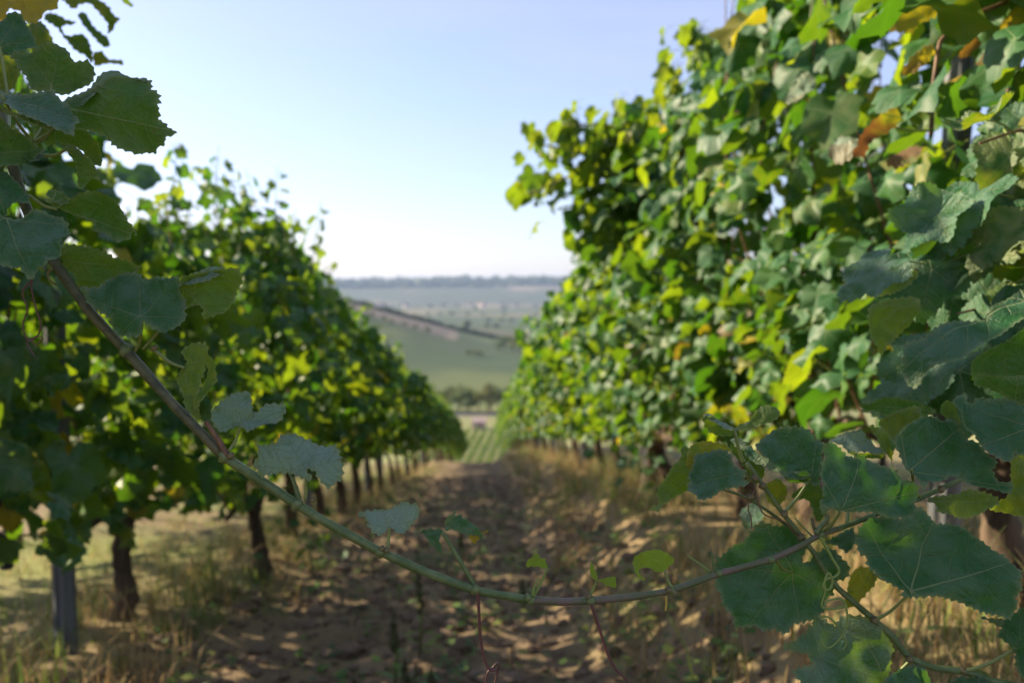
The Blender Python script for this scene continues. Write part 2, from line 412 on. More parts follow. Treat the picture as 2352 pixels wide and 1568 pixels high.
fr = lerp(np.broadcast_to(C(0.045, 0.07, 0.035), X.shape+(3,)), C(0.20, 0.17, 0.12), np.clip(fbm(X/170, Y/300, 4, 35)*5+.4, 0, 1))
col = lerp(col, fr, sstep(2000, 2400, Y))
col = lerp(col, col*0, sstep(270, 330, Y)*0.32)
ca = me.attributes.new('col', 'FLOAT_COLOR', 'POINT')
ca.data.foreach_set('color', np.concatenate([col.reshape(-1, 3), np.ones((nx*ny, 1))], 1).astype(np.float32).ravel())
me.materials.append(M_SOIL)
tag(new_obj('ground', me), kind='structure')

# country road at the foot of the trees
g = Geo(); pr_ = []
for x in np.linspace(-60, 60, 41):
    yy = 261+0.02*x
    b0 = len(g.v)
    for dy in (-2.2, 2.2): g.v.append(Vector((x, yy+dy, float(ground(x, yy+dy, False))+0.12)))
    if x > -60: g.f.append((b0-2, b0, b0+1, b0-1)); g.m.append(0)
tag(g.build('road', M_ROAD), kind='structure')

# ------------------------------------------------------------------ vine leaves
def leaf_outline(n, teeth, rng, lobed=1.0):
    ctrl_a = [0, 27, 52, 80, 112, 150, 171, 180]
    ctrl_r = [1.0, 0.80-0.10*lobed, 0.90, 0.70-0.10*lobed, 0.72, 0.55, 0.30, 0.10]
    pts = []
    for i in range(n):
        a = -180+360*(i+0.5)/n
        aa = abs(a); r = np.interp(aa, ctrl_a, ctrl_r)
        k = i/n*teeth; fr = k-math.floor(k)
        tooth = (fr/0.65 if fr < 0.65 else (1-fr)/0.35)-0.5
        r *= 1+(0.085*tooth if aa < 165 else 0)
        r *= 1+0.05*math.sin(a*0.07+rng)
        pts.append((r*math.sin(math.radians(a)), r*math.cos(math.radians(a)), r))
    return pts

def bend(x, y, p):
    """leaf plane -> folded, curled, waved leaf"""
    z = p['fold']*math.sqrt(x*x+0.004)
    r2 = x*x+y*y
    z += p['cup']*r2 + p['wave']*r2*math.sin(5*math.atan2(x, y)+p['ph']) + 0.12*noise.noise((x*2.5+p['ph'], y*2.5, p['ph']))
    k = p['curl']
    if abs(k) > 1e-3:
        th = k*y; Y_ = math.sin(th)/k-z*math.sin(th); Z_ = (1-math.cos(th))/k+z*math.cos(th)
    else: Y_, Z_ = y, z
    return (x*(1-0.25*abs(p['fold'])), Y_, Z_)

def leaf_template(seed, n, teeth, rings, petiole):
    rng = random.Random(seed)
    p = dict(fold=rng.uniform(-0.4, 0.65), cup=rng.uniform(-0.3, 0.2), wave=rng.uniform(0.06, 0.22), ph=rng.uniform(0, 9), curl=rng.uniform(-1.7, 0.7))
    ol = leaf_outline(n, teeth, rng.uniform(0, 6), rng.uniform(0.4, 1.5))
    V = [bend(0, 0, p)]; UV = [(0, 0)]; F = []; MI = []
    for j in range(1, rings+1):
        t = (j/rings)**0.85
        for (x, y, r) in ol:
            sm = 1.0
            V.append(bend(x*t, y*t, p)); UV.append((x*t, y*t))
    for i in range(n):
        F.append((0, 1+(i+1) % n, 1+i)); MI.append(0)
    for j in range(rings-1):
        b = 1+j*n
        for i in range(n):
            F.append((b+i, b+(i+1) % n, b+n+(i+1) % n, b+n+i)); MI.append(0)
    if petiole:
        g = Geo(); z0 = V[0][2]
        g.tube([(0, 0, z0-0.012), (0, -0.25, z0-0.10), (0, -0.62, z0-0.34), (0, -0.9, z0-0.62)], [0.016, 0.017, 0.02, 0.026], 4, cap=False)
        b = len(V); V += [tuple(v) for v in g.v]; UV += [(0, 0)]*len(g.v)
        F += [tuple(b+i for i in f) for f in g.f]; MI += [1]*len(g.f)
    return V, F, UV, MI

ROWLEAF = []
for s in range(12):
    V, F, UV, MI = leaf_template(100+s, 64, 32, 3, True)
    ROWLEAF.append(mesh_from('leaf', V, F, [M_LEAFN, M_PET], True, UV, MI))
LOWLEAF = [leaf_template(300+s, 18, 9, 2, False) for s in range(8)]

def frame(nrm, tip):
    n = nrm.normalized(); t = (tip-n*tip.dot(n))
    if t.length < 1e-4: t = n.orthogonal()
    t.normalize(); x = t.cross(n)
    return Matrix(((x.x, t.x, n.x), (x.y, t.y, n.y), (x.z, t.z, n.z)))

def canopy_spots(rng, n, half, zlo, ztop, hw, s_only=None, shoots=5, hollow=()):
    """leaf spots of one vine, local to the base of its trunk: position, normal, tip direction, length, outward side"""
    out = []; stems = []
    def spot(p, s, size):
        ph = math.radians(rng.uniform(5, 75))
        nr = Vector((s*math.cos(ph), rng.gauss(0, .65), math.sin(ph)+rng.gauss(0, .3)))
        if rng.random() < .22: nr = Vector((rng.gauss(0, 1), rng.gauss(0, 1), rng.gauss(.2, 1)))
        tp = Vector((s*0.35+rng.gauss(0, .3), rng.gauss(0, .55), -1))
        out.append((p, nr, tp, size, s))
    lob = [(rng.uniform(-half, half), rng.uniform(zlo+.1, ztop-.1), rng.uniform(-1.2, 1.2), rng.uniform(.18, .42)) for _ in range(11)]+list(hollow)
    while len(out) < n:
        s = s_only or rng.choice((-1, 1))
        y = rng.uniform(-half*1.12, half*1.12); z = zlo+(ztop-zlo)*rng.random()**0.9
        prof = hw*(0.75+0.35*math.sin(math.pi*min(1, max(0, (z-zlo)/(ztop-zlo)))))
        push = sum(a*math.exp(-((y-ly)**2+(z-lz)**2)/(w*w)) for ly, lz, a, w in lob)
        if push < -0.45 and rng.random() < 0.75: continue
        x = s*(prof*(rng.random()**0.45)+0.20*push)
        if z < zlo+0.18 and rng.random() < 0.5: continue
        if z > ztop-0.3 and rng.random() < 0.55*(0.5+math.sin(y*5+lob[0][0]*9)): continue
        spot(Vector((x, y, z)), s, rng.uniform(.040, .078)*(1.0 if rng.random() < .6 else 1.45))
    for k in range(shoots):                       # upright shoot ends above the trimmed top
        y = rng.uniform(-half, half); x = rng.uniform(-.2, .2); L = rng.uniform(.12, .5)
        dx, dy = rng.gauss(0, .12), rng.gauss(0, .25)
        m = int(L/0.032)
        stems.append([Vector((x+dx*f, y+dy*f, ztop-.35+(L+.32)*f)) for f in (0, .4, .75, 1)])
        for j in range(m):
            f = j/m; s = 1 if j % 2 else -1
            p = Vector((x+dx*f+s*.035, y+dy*f+rng.gauss(0, .025), ztop-.05+L*f))
            spot(p, s, rng.uniform(.055, .09)*(1-.5*f)+.008)
    return out, stems

def tone_for(rng, z, ztop, zlo, dry=0.0):
    rel = (z-zlo)/(ztop-zlo)
    py = 0.012+0.18*max(0, 0.35-rel)+dry
    yel = rng.uniform(.4, .85) if rng.random() < py else rng.random()**3*0.25
    brn = rng.uniform(.4, .9) if rng.random() < 0.006+dry*0.6 else 0.0
    return (yel, brn, rng.random())

def mass_mesh(name, spots, tones, stems):
    Vs, Fs, Us, Ts = [], [], [], []; base = 0
    for k, ((p, nr, tp, size, s), tn) in enumerate(zip(spots, tones)):
        V, F, UV, MI = LOWLEAF[k % len(LOWLEAF)]
        R = np.array(frame(nr, tp))*size*1.02
        Vs.append(np.array(V)@R.T+np.array(p)); Us.append(np.array(UV)); Ts.append(np.tile((*tn, 1.0), (len(V), 1)))
        Fs += [tuple(i+base for i in f) for f in F]; base += len(V)
    for st in stems:
        g = Geo(); g.tube(st, [.004, .0035, .0025, .0015], 3, cap=False)
        Vs.append(np.array([tuple(v) for v in g.v])); Us.append(np.zeros((len(g.v), 2))); Ts.append(np.tile((0, 0, .5, 1.0), (len(g.v), 1)))
        Fs += [tuple(i+base for i in f) for f in g.f]; base += len(g.v)
    V = np.concatenate(Vs); U_ = np.concatenate(Us); T = np.concatenate(Ts)
    me = mesh_from(name, V, Fs, [M_MASS], True, U_)
    a = me.attributes.new('tone', 'FLOAT_COLOR', 'POINT'); a.data.foreach_set('color', T.astype(np.float32).ravel())
    return me

def trunk_geo(rng, h, r0, lean=(0, 0), arm=0.5):
    g = Geo(); pts = []; rad = []
    for i in range(11):
        f = i/10
        pts.append((lean[0]*f+0.018*math.sin(f*5+rng.random()*.4+lean[1]*9), lean[1]*f+0.018*math.sin(f*4.1+lean[0]*7), -0.06+(h+0.06)*f))
        rad.append(r0*(1.25-0.55*f+0.25*math.exp(-f*9)+0.18*rng.random()+(0.35 if i == 10 else 0)))
    sp = spline([(*p, r) for p, r in zip(pts, rad)], 3)
    g.tube([p[:3] for p in sp], [p[3] for p in sp], 10, wob=0.35, seed=rng.random()*40)
    return g, Vector(pts[-1])

def arm_geo(rng, top, half):
    g = Geo()
    for s in (-1, 1):
        pts = [top+Vector((0, 0, -.03)), top+Vector((0.02*s, 0.12*s, 0.07)), top+Vector((0, 0.32*s, 0.10+rng.uniform(-.02, .03))), top+Vector((0.01, half*s*.95, 0.09))]
        sp = spline(pts, 4); g.tube(sp, [0.03-0.018*i/len(sp) for i in range(len(sp))], 7, wob=.3, seed=rng.random()*9)
    return g

def cane_geo(rng, top, half, ztop, n):
    gs = []
    for k in range(n):
        g = Geo(); y0 = -half*.9+1.8*half*(k+.5)/n; x0 = top.x; xo = rng.choice((-1, 1))*rng.uniform(.1, .34)
        dx, dy = rng.uniform(-.2, .2), rng.uniform(-.2, .2)
        pts = [(x0, top.y+y0, top.z+.1)]+[(x0+xo*math.sin(f*2.2)+dx*f*.4+rng.gauss(0, .03), top.y+y0+dy*f+rng.gauss(0, .03), top.z+.1+(ztop-top.z)*f) for f in (.25, .5, .75, 1.0)]
        sp = spline(pts, 4); g.tube(sp, [0.0055-0.0035*i/len(sp) for i in range(len(sp))], 5, cap=False); gs.append(g)
    return gs

ORD = ['first', 'second', 'third', 'fourth', 'fifth', 'sixth', 'seventh', 'eighth', 'ninth', 'tenth', 'eleventh', 'twelfth', 'thirteenth', 'fourteenth', 'fifteenth', 'sixteenth', 'seventeenth', 'eighteenth', 'nineteenth', 'twentieth']
TENS = {20: 'twenty', 30: 'thirty', 40: 'forty'}
def ordinal(i):
    if i < 20: return ORD[i]
    t = (i+1)//10*10; u = (i+1) % 10
    return {30: 'thirtieth', 40: 'fortieth', 20: 'twentieth'}[t] if u == 0 else TENS[t]+'-'+ORD[u-1]

HALF = 0.575
MASSES = {}
def mass_variant(key, seed, n, zlo, ztop, hw, shoots, dry=0):
    if key not in MASSES:
        rng = random.Random(seed); sp, st = canopy_spots(rng, n, HALF, zlo, ztop, hw, None, shoots)
        MASSES[key] = mass_mesh('leaf_mass', sp, [tone_for(rng, s[0].z, ztop, zlo, dry) for s in sp], st)
    return MASSES[key]

TRUNKS = {}
def vine(x, y, rng, label, group, zlo, ztop, hw, face, singles, rest, dry=0.0, r0=0.042, lean=None, var=0, canes=0, shoots=4, hollow=()):
    z = float(ground(x, y, True))
    t = thing('grapevine', label, 'grapevine', (x, y, z), group)
    sl = float(_slope(np.array(y)))
    h = zlo-0.02
    if lean is not None or singles:
        g, top = trunk_geo(rng, h, r0, lean or (rng.gauss(0, .04), rng.gauss(0, .06)))
        g.build('trunk', M_BARK, t); arm_geo(rng, top, HALF).build('arm', M_BARK, t)
    else:
        k = rng.randrange(5)
        if k not in TRUNKS:
            r2 = random.Random(50+k); g, top = trunk_geo(r2, h, r0*.62, (r2.gauss(0, .04), r2.gauss(0, .06)))
            TRUNKS[k] = mesh_from('trunk', g.v, g.f, [M_BARK])
        new_obj('trunk', TRUNKS[k], t); top = Vector((0, 0, h))
    for g in (cane_geo(rng, top, HALF, ztop, canes) if canes else []):
        o = g.build('cane', M_CANEB, t)
    rest_o = None
    if singles:
        sp, st = canopy_spots(rng, max(140, singles-95), HALF, zlo, ztop, hw, None, shoots, hollow)
        for c in st:
            g = Geo(); g.tube([Vector((v.x, v.y, v.z-sl*v.y)) for v in c], [.004, .0035, .0025, .0015], 5); g.build('cane', M_CANE, t)
        # the leaves nearest the alley come first
        sp.sort(key=lambda s: -(s[0].x*face+0.25*rng.random()+(9 if s[0].z > ztop-.06 else 0)))
        for s in sp[:singles]:
            p, nr, tp, size, sd = s
            o = new_obj('leaf', rng.choice(ROWLEAF), t)
            q = Vector((p.x, p.y, p.z-sl*p.y))
            o.matrix_local = Matrix.LocRotScale(q, frame(nr, tp).to_quaternion(), Vector((size,)*3))
            o['tone'] = tone_for(rng, p.z, ztop, zlo, dry)
        rest_o = sp[singles:]
    if rest:
        o = new_obj('leaf_mass', mass_variant((rest, zlo, ztop, hw, var), 900+var*7+int(rest), rest, zlo, ztop, hw, shoots, dry), t)
        o.rotation_euler.x = -math.atan(sl); o['kind'] = 'stuff'
        if var % 2: o.rotation_euler.z = math.pi; o.rotation_euler.x *= -1
    return t

# ------------------------------------------------------------------ the rows
LX, RX = -1.5, 1.25
left_y = [0.35, 1.35, 2.2, 3.72, 4.85, 6.45, 7.75, 8.75]+[9.75+1.12*i for i in range(30)]
right_y = [0.75+1.12*i for i in range(36)]
rng = random.Random(3)
for i, y in enumerate(left_y):
    near = 1 <= i <= 8
    lab = '%s grapevine from the camera in the left row, in leaf on a dark gnarled trunk' % ordinal(i)
    vine({3: -1.62, 4: -1.3}.get(i, LX+rng.gauss(0, .05)), y, rng, lab, 'grapevines of the left row', 0.44 if i < 5 else 0.55, 1.82+rng.uniform(-.14, .1) if near else 1.72, 0.36, 1,
         (300 if i < 6 else 240) if near else 0, 640 if near else 950, 0.0, 0.042,
         {3: (0.06, 0.02), 4: (0.01, 0.0)}.get(i), i % 4, 9 if near else 0, 8)
for i, y in enumerate(right_y):
    near = i <= 7
    lab = '%s grapevine from the camera in the right row, leafy crown lit by low sun' % ordinal(i)
    vine(RX+rng.gauss(0, .03), y, rng, lab, 'grapevines of the right row', 0.40, 2.06+rng.uniform(-.1, .08) if near else 1.98, 0.43, -1,
         (300 if i < 6 else 240) if near else 0, 640 if near else 950, 0.015 if i < 3 else 0.0, .042,
         {4: (-.12, .05)}.get(i), i % 4, 9 if near else 0, 8, {1: [(.45, 1.55, -1.6, .38)], 2: [(-.1, 1.5, -1.8, .45)]}.get(i, ()))
# the neighbouring rows, seen between the trunks and through the gaps
for i in range(14):
    vine(LX-2.15, 2.2+1.12*i, rng, '%s grapevine from the camera in the row behind the left row' % ordinal(i), 'grapevines behind the left row', 0.60, 2.0, 0.30, 1, 0, 500, var=i % 4, shoots=3)
for i in range(6):
    vine(RX+2.15, 2.6+1.12*i, rng, '%s grapevine from the camera in the row behind the right row' % ordinal(i), 'grapevines behind the right row', 0.60, 2.0, 0.30, 1, 0, 500, var=i % 4, shoots=3)

# posts and wires
def post(x, y, h, label, group):
    g = Geo(); r = 0.042; prof = []
    for k in range(16):                             # fluted post
        a = 2*math.pi*k/16; rr = r*(1 if k % 2 else 0.86); prof.append((rr*math.cos(a), rr*math.sin(a)))
    zs = [-0.2, 0.3, 0.7, 1.2, h]
    for j, zz in enumerate(zs):
        for (a, b_) in prof: g.v.append(Vector((a*(1-.04*j), b_*(1-.04*j), zz)))
    for j in range(len(zs)-1):
        for k in range(16): g.f.append((j*16+k, j*16+(k+1) % 16, (j+1)*16+(k+1) % 16, (j+1)*16+k)); g.m.append(0)
    g.f.append(tuple((len(zs)-1)*16+k for k in range(16))); g.m.append(0)
    t = thing('trellis_post', label, 'post', (x, y, gz(x, y)), group)
    g.build('shaft', M_POST, t, smooth=False)
    for zz in (0.9, 1.35, 1.8):
        s = Geo(); s.tube([(0.03*(-1 if x > 0 else 1), -.02, zz), (0.062*(-1 if x > 0 else 1), 0, zz+.01), (0.03*(-1 if x > 0 else 1), .02, zz)], .003, 5); s.build('staple', M_WIRE, t)
    return t
for i, y in enumerate([3.18, 7.6, 11.4, 12.9, 17.2, 21.6]):
    post(LX-.07, y, 1.9, ['grey-blue fluted trellis post beside the nearest trunk of the left row', 'grey trellis post in the left row beyond the second trunk', 'slim grey post in the left row, first of a close pair',
         'slim grey post in the left row, second of a close pair', 'far grey post in the left row beyond the pair', 'farthest grey post in the left row'][i], 'trellis posts of the left row')
for i, y in enumerate([2.35, 6.7, 11.1, 15.5, 20.0]):
    post(RX+.06, y, 1.85, '%s grey trellis post from the camera in the right row' % ordinal(i), 'trellis posts of the right row')
for rx, nm in ((LX, 'left'), (RX, 'right')):
    for zz, hn in ((0.9, 'lowest'), (1.35, 'middle'), (1.8, 'top')):
        g = Geo(); yy = np.arange(-3, 30, 1.5)
        g.tube([(rx+.02, y, float(ground(rx, y, False))+zz-.02*math.sin(y)) for y in yy], .0016, 4)
        tag(g.build('trellis_wire', M_WIRE), 'thin galvanised wire, %s of the three along the %s row' % (hn, nm), 'wire', 'trellis wires')

# grape bunch on the nearest left vine
def bunch(parent_loc, label):
    t = thing('grape_bunch', label, 'grapes', parent_loc)
    r = random.Random(4)
    g = Geo(); g.tube([(0, 0, .10), (0, 0, 0), (0, 0, -.12)], .003, 5); g.build('stalk', M_CANEB, t)
    sv, sf = ICO[2]; gm_ = mesh_from('grape', [v*0.0105 for v in sv], sf, [M_GRAPE])
    for k in range(120):
        f = r.random(); w = .045*(1-f*.75); a = r.uniform(0, 6.28)
        o = new_obj('grape', gm_, t); o.location = (w*math.cos(a), w*math.sin(a), .05-.2*f)
bunch(at(12, 1205, 2.9), 'dark blue grape bunch hanging at the left edge beside the grey post')

# ------------------------------------------------------------------ leaves and canes close to the lens
TR = {'D': lambda x, y: (x, y), '1': lambda x, y: (x*.36, y*.36), '8': lambda x, y: (x*.33, 141.1+y*.33), '2': lambda x, y: (x*.42, 470.4+y*.42),
      '3': lambda x, y: (x*.4001, 940.8+y*.4001), '5': lambda x, y: (752.6+x*.36, 1034.9+y*.36), '6': lambda x, y: (1458.2+x*.4602, 846.7+y*.4602),
      '7': lambda x, y: (1862.8+x*.21, 893.8+y*.21), 'a': lambda x, y: (1787.5+x*.5702, y*.5702)}
def cvec(n): return (RT*n[0]+UP*n[1]-FW*n[2]).normalized()
def on_plane(px, py, P0, N):
    d = (FW+(px-1176)/FPX*RT-(py-784)/FPX*UP)
    return CAM+d*((P0-CAM).dot(N)/d.dot(N))

def outline_px(poly, tooth, amp):
    """smooth the traced corners and set teeth on the edge"""
    n = len(poly); P = [np.array(p[:2], float) for p in poly]
    fine = []
    for i in range(n):
        p0, p1, p2, p3 = P[i-1], P[i], P[(i+1) % n], P[(i+2) % n]
        for k in range(6):
            t = k/6; c = 0.5*((2*p1)+(-p0+p2)*t+(2*p0-5*p1+4*p2-p3)*t*t+(-p0+3*p1-3*p2+p3)*t**3)
            fine.append(0.6*c+0.4*(p1+(p2-p1)*t))
    fine = np.array(fine); seg = np.linalg.norm(np.roll(fine, -1, 0)-fine, axis=1); L = np.concatenate([[0], np.cumsum(seg)])
    nt = max(6, int(L[-1]/tooth)); out = []
    closed = np.vstack([fine, fine[:1]])
    area = 0.5*np.sum(fine[:, 0]*np.roll(fine[:, 1], -1)-np.roll(fine[:, 0], -1)*fine[:, 1]); sg = 1 if area > 0 else -1
    rr = random.Random(int(L[-1]*10))
    for k in range(nt):
        jit = rr.uniform(.6, 1.4)
        for f, a in ((0.0, -.4), (.33, .2), (.62, 1.0), (.82, .1)):
            s = (k+f)/nt*L[-1]
            p = np.array([np.interp(s, L, closed[:, 0]), np.interp(s, L, closed[:, 1])])
            q = np.array([np.interp((s+2) % L[-1], L, closed[:, 0]), np.interp((s+2) % L[-1], L, closed[:, 1])])-p
            nn = np.array([q[1], -q[0]])*sg; ln = np.linalg.norm(nn)
            out.append(p+(nn/ln if ln > 1e-6 else 0)*amp*1.0*a*jit)
    return out

def traced_leaf(parent, facets, tr, J, tip, d, tone=(0.05, 0, .5), mat=None, name='leaf', relief=1.0, base=(0, 0, 0)):
    """one leaf from one or more facets; a facet is (outline, normal in camera axes, upper side shown, teeth height)"""
    T = TR[tr]; j = T(*J); tp = T(*tip); V = []; F = []; UV = []; RIM = []
    for fi, (poly, nrm, upper, amp) in enumerate(facets):
        N = cvec(nrm); P0 = at(j[0], j[1], d)
        pts = [T(*p) for p in poly]
        c0 = np.mean(np.array(pts), 0)
        if fi: P0 = at(c0[0], c0[1], d-.005*fi)
        tipw = on_plane(tp[0], tp[1], at(j[0], j[1], d), cvec(facets[0][1])); ax = (tipw-at(j[0], j[1], d)); R = ax.length
        ay = ax-N*ax.dot(N); ay.normalize(); axx = ay.cross(N)
        ol = outline_px(pts, 16 if amp < 5 else 18, amp)
        xs_ = [p[0] for p in ol]; ys_ = [p[1] for p in ol]
        step = max(6.0, min(14.0, (max(xs_)-min(xs_))/14))
        from mathutils import Vector as VV
        pv = [VV((float(p[0]), float(p[1]))) for p in ol]; ne = len(pv)
        gx = np.arange(min(xs_)+step*.6, max(xs_), step); gy = np.arange(min(ys_)+step*.6, max(ys_), step)
        oa = np.array(ol)
        for k, yy in enumerate(gy):
            for xx in gx:
                q = np.array([xx+(step*.5 if k % 2 else 0), yy])
                if np.min(np.sum((oa-q)**2, 1)) > (step*.55)**2: pv.append(VV((float(q[0]), float(q[1]))))
        vo, eo, fo, *_ = delaunay_2d_cdt(pv, [(i, (i+1) % ne) for i in range(ne)], [], 1, 1e-4)
        b = len(V)
        J3 = at(j[0], j[1], d)
        for v in vo:
            w = on_plane(v.x, v.y, P0, N)
            rel = w-(J3 if fi == 0 else J3+N*((P0-J3).dot(N)))
            u_, v_ = rel.dot(axx)/R, rel.dot(ay)/R
            r2 = min(u_*u_+v_*v_, 2.5); sd = base[0]*.1+j[0]*.013+j[1]*.017+fi
            an = math.atan2(u_, v_)
            hgt = R*relief*(-0.10*r2+0.12*r2*math.sin(3.2*an+sd)+0.20*noise.noise((u_*1.6+sd, v_*1.6, sd))+0.085*noise.noise((u_*5+sd, v_*5, sd))
                            + 0.09*abs(math.sin(an*1.9))*math.sqrt(r2))
            V.append(w+N*hgt*0.85); UV.append((u_, v_)); RIM.append(0.0)
        for i_ in range(min(ne, len(vo))): RIM[b+i_] = 1.0
        for f in fo:
            f = list(f)
            a, b2, c = (V[b+f[0]], V[b+f[1]], V[b+f[2]])
            up_now = (b2-a).cross(c-a).dot(N) > 0
            if up_now != upper: f = f[::-1]
            F.append(tuple(b+i for i in f))
    org = at(j[0], j[1], d)
    me = mesh_from(name, [v-org for v in V], F, [mat or (M_YOUNG if tone[2] == 1 else M_LEAF)], True, UV)
    ra = me.attributes.new('rim', 'FLOAT', 'POINT'); ra.data.foreach_set('value', RIM)
    o = new_obj(name, me, parent); o.location = org-parent.location; o['tone'] = tone
    return o, org

def rod(parent, name, tr, pts, d, r, mat, sides=8, nodes=0, n=6):
    """tube through traced points; d may vary from end to end, r too, given in picture units"""
    T = TR[tr]; m = len(pts)
    dd = d if hasattr(d, '__len__') else (d, d); rr = r if hasattr(r, '__len__') else (r, r)
    P = []
    for i, p in enumerate(pts):
        f = i/(m-1); q = T(p[0], p[1]); dz = p[2] if len(p) > 2 else dd[0]+(dd[1]-dd[0])*f
        w = at(q[0], q[1], dz); P.append((*w, (rr[0]+(rr[1]-rr[0])*f)/FPX*dz/1.0))
    sp = spline(P, n); g = Geo(); org = Vector(sp[0][:3])
    if name == 'cane':
        ln = [np.array(P[i])*(1-k/n)+np.array(P[i+1])*(k/n) for i in range(m-1) for k in range(n)]+[np.array(P[-1])]
        sp = [.35*a+.65*b_ for a, b_ in zip(sp, ln)]
    g.tube([Vector(p[:3])-org for p in sp], [p[3]*.5 for p in sp], sides, wob=.16, seed=m)
    o = g.build(name, mat, parent); o.location = org-parent.location
    return o
def knob(parent, tr, p, d, r, mat=None, sq=(1, 1, 1.0), name='node'):
    T = TR[tr]; q = T(*p); g = Geo(); g.blob((0, 0, 0), r/FPX*d, 2, seed=q[0]*.1, wob=.45, squash=sq)
    o = g.build(name, mat or M_NODE, parent); o.location = at(q[0], q[1], d)-parent.location; return o

def petiole(leaf, org, target, r0=.0011, r1=.0016, mat=None):
    g = Geo(); a = Vector((0, 0, 0)); b_ = target-org; L = b_.length
    mid = (a+b_)*.5+Vector((0, 0, -.10*L))-FW*(-.05*L)
    sp = spline([a, mid, b_], 5); g.tube(sp, [r0+(r1-r0)*i/len(sp) for i in range(len(sp))], 6)
    g.build('petiole', mat or M_PET, leaf)

UPN = (-.05, .55, .83); FRN = (0, .2, .98); BKN = (-.15, -.12, .98)
# ---- shoot arching across the alley
S1 = thing('vine_shoot', 'long sharp green vine shoot arching across the alley with small pale leaves', 'vine shoot', at(126, 605, .70))
rod(S1, 'cane', 'D', [(-60, 60, .74), (-30, 170, .73), (0, 258, .73), (16, 330, .72), (42, 425, .715), (80, 525, .71), (126, 605, .705), (205, 715, .70), (290, 806, .70), (395, 925, .69), (512, 1046, .688)],   .7, (24, 22), M_CANEL, 12)
rod(S1, 'cane', 'D', [(510, 1045, .688), (590, 1098, .685), (680, 1157, .683), (753, 1201, .68), (871, 1265, .68), (975, 1312, .678), (1091, 1355, .675), (1217, 1377, .675)], .7, (22.5, 19), M_CANE, 12)
rod(S1, 'cane', 'D', [(1216, 1377, .675), (1290, 1381, .675), (1357, 1379, .676), (1450, 1370, .678), (1541, 1356, .68), (1651, 1317, .685), (1771, 1284, .69), (1840, 1252, .69), (1886, 1226, .692), (1923, 1214, .695)], .68, (18.5, 12), M_CANEP, 12)
for (p, d, r) in (((290, 806), .70, 17), ((516, 1048), .687, 16), ((683, 1158), .682, 14), ((876, 1267), .679, 14), ((1093, 1354), .674, 12.5), ((1219, 1376), .674, 12), ((1357, 1378), .675, 11.5), ((1541, 1355), .679, 11), ((1651, 1316), .684, 9), ((1771, 1284), .689, 9), ((1886, 1226), .691, 9)):
    knob(S1, 'D', p, d, r, M_CANE)
for (p, d, r) in (((348, 625), .676, 8), ((378, 632), .674, 7)): knob(S1, '5', p, d, r, M_NODE, name='bud')
knob(S1, '3', (1325, 262), .683, 9, M_NODE, name='bud'); knob(S1, '3', (1795, 515), .68, 7, M_NODE, name='bud'); knob(S1, '2', (845, 785), .695, 8, M_NODE, name='bud')
knob(S1, '5', (2175, 885), .677, 8, M_NODE, name='bud'); knob(S1, '5', (2215, 905), .677, 7, M_NODE, name='bud'); knob(S1, '5', (1665, 925), .674, 8, M_NODE, name='bud'); knob(S1, '5', (1280, 935), .672, 9, M_CANE, name='bud')
rod(S1, 'side_stem', '3', [(1300, 262), (1270, 200), (1225, 130), (1182, 68)], .685, (16, 12), M_CANEB)
rod(S1, 'side_stem', '3', [(1718, 525), (1705, 470), (1685, 410), (1662, 360)], .684, (12, 8), M_CANE)
rod(S1, 'side_stem', '5', [(938, 862), (880, 760), (800, 630), (735, 520)], .679, (12, 9), M_CANE)
rod(S1, 'side_stem', '5', [(1300, 945), (1335, 890), (1370, 820), (1400, 748)], .674, (9, 4.5), M_TENDG)
rod(S1, 'bud_scale', '5', [(1308, 925), (1318, 870), (1335, 835), (1348, 808)], .672, (7, 3), M_TENDG)
rod(S1, 'side_stem', '5', [(1668, 940), (1690, 890), (1708, 850), (1714, 820)], .674, (7, 4), M_TENDG)
rod(S1, 'leaf_stub', '5', [(2160, 925), (2160, 970), (2156, 1018)], .678, (6.5, 5), plain_material('yellow_stub', (0.45, 0.32, 0.06), .6))
rod(S1, 'tendril', '5', [(957, 885), (964, 1000), (975, 1190), (1000, 1325), (1032, 1390), (1072, 1397), (1096, 1372), (1080, 1354), (1056, 1378), (1018, 1420), (1005, 1500)], .672, (8, 4), M_TEND)
rod(S1, 'tendril', '5', [(1085, 1375), (1078, 1430), (1060, 1500)], .671, (4, 3.5), M_TEND)
rod(S1, 'tendril', '5', [(1682, 975), (1715, 1070), (1755, 1200), (1795, 1310), (1840, 1390), (1895, 1445), (1960, 1520)], .672, (8.5, 5), M_TEND)
rod(S1, 'tendril', '2', [(180, 385), (165, 420), (122, 480), (150, 570), (125, 650), (140, 720), (165, 745), (205, 720), (232, 725), (200, 765), (165, 735)], .69, (4, 3), M_TEND)
rod(S1, 'tendril', '2', [(185, 385), (172, 450), (195, 560), (222, 650), (205, 715), (150, 745), (165, 790), (192, 828)], .695, (4, 3), M_TEND)
rod(S1, 'tendril', '2', [(290, 345), (262, 375), (280, 420), (312, 438)], .70, (7, 3), M_NODE)

def leafset(parent, rows):
    for r in rows:
        tr, J, tip, d, tone, facets, target = r[:7]
        rel = r[7] if len(r) > 7 else 1.0
        o, org = traced_leaf(parent, facets, tr, J, tip, d, tone, relief=rel)
        if target is not None:
            q = TR[target[0]](target[1], target[2]); petiole(o, org, at(q[0], q[1], target[3]))
def E(s): return [tuple(float(v) for v in p.split(',')) for p in s.split()]

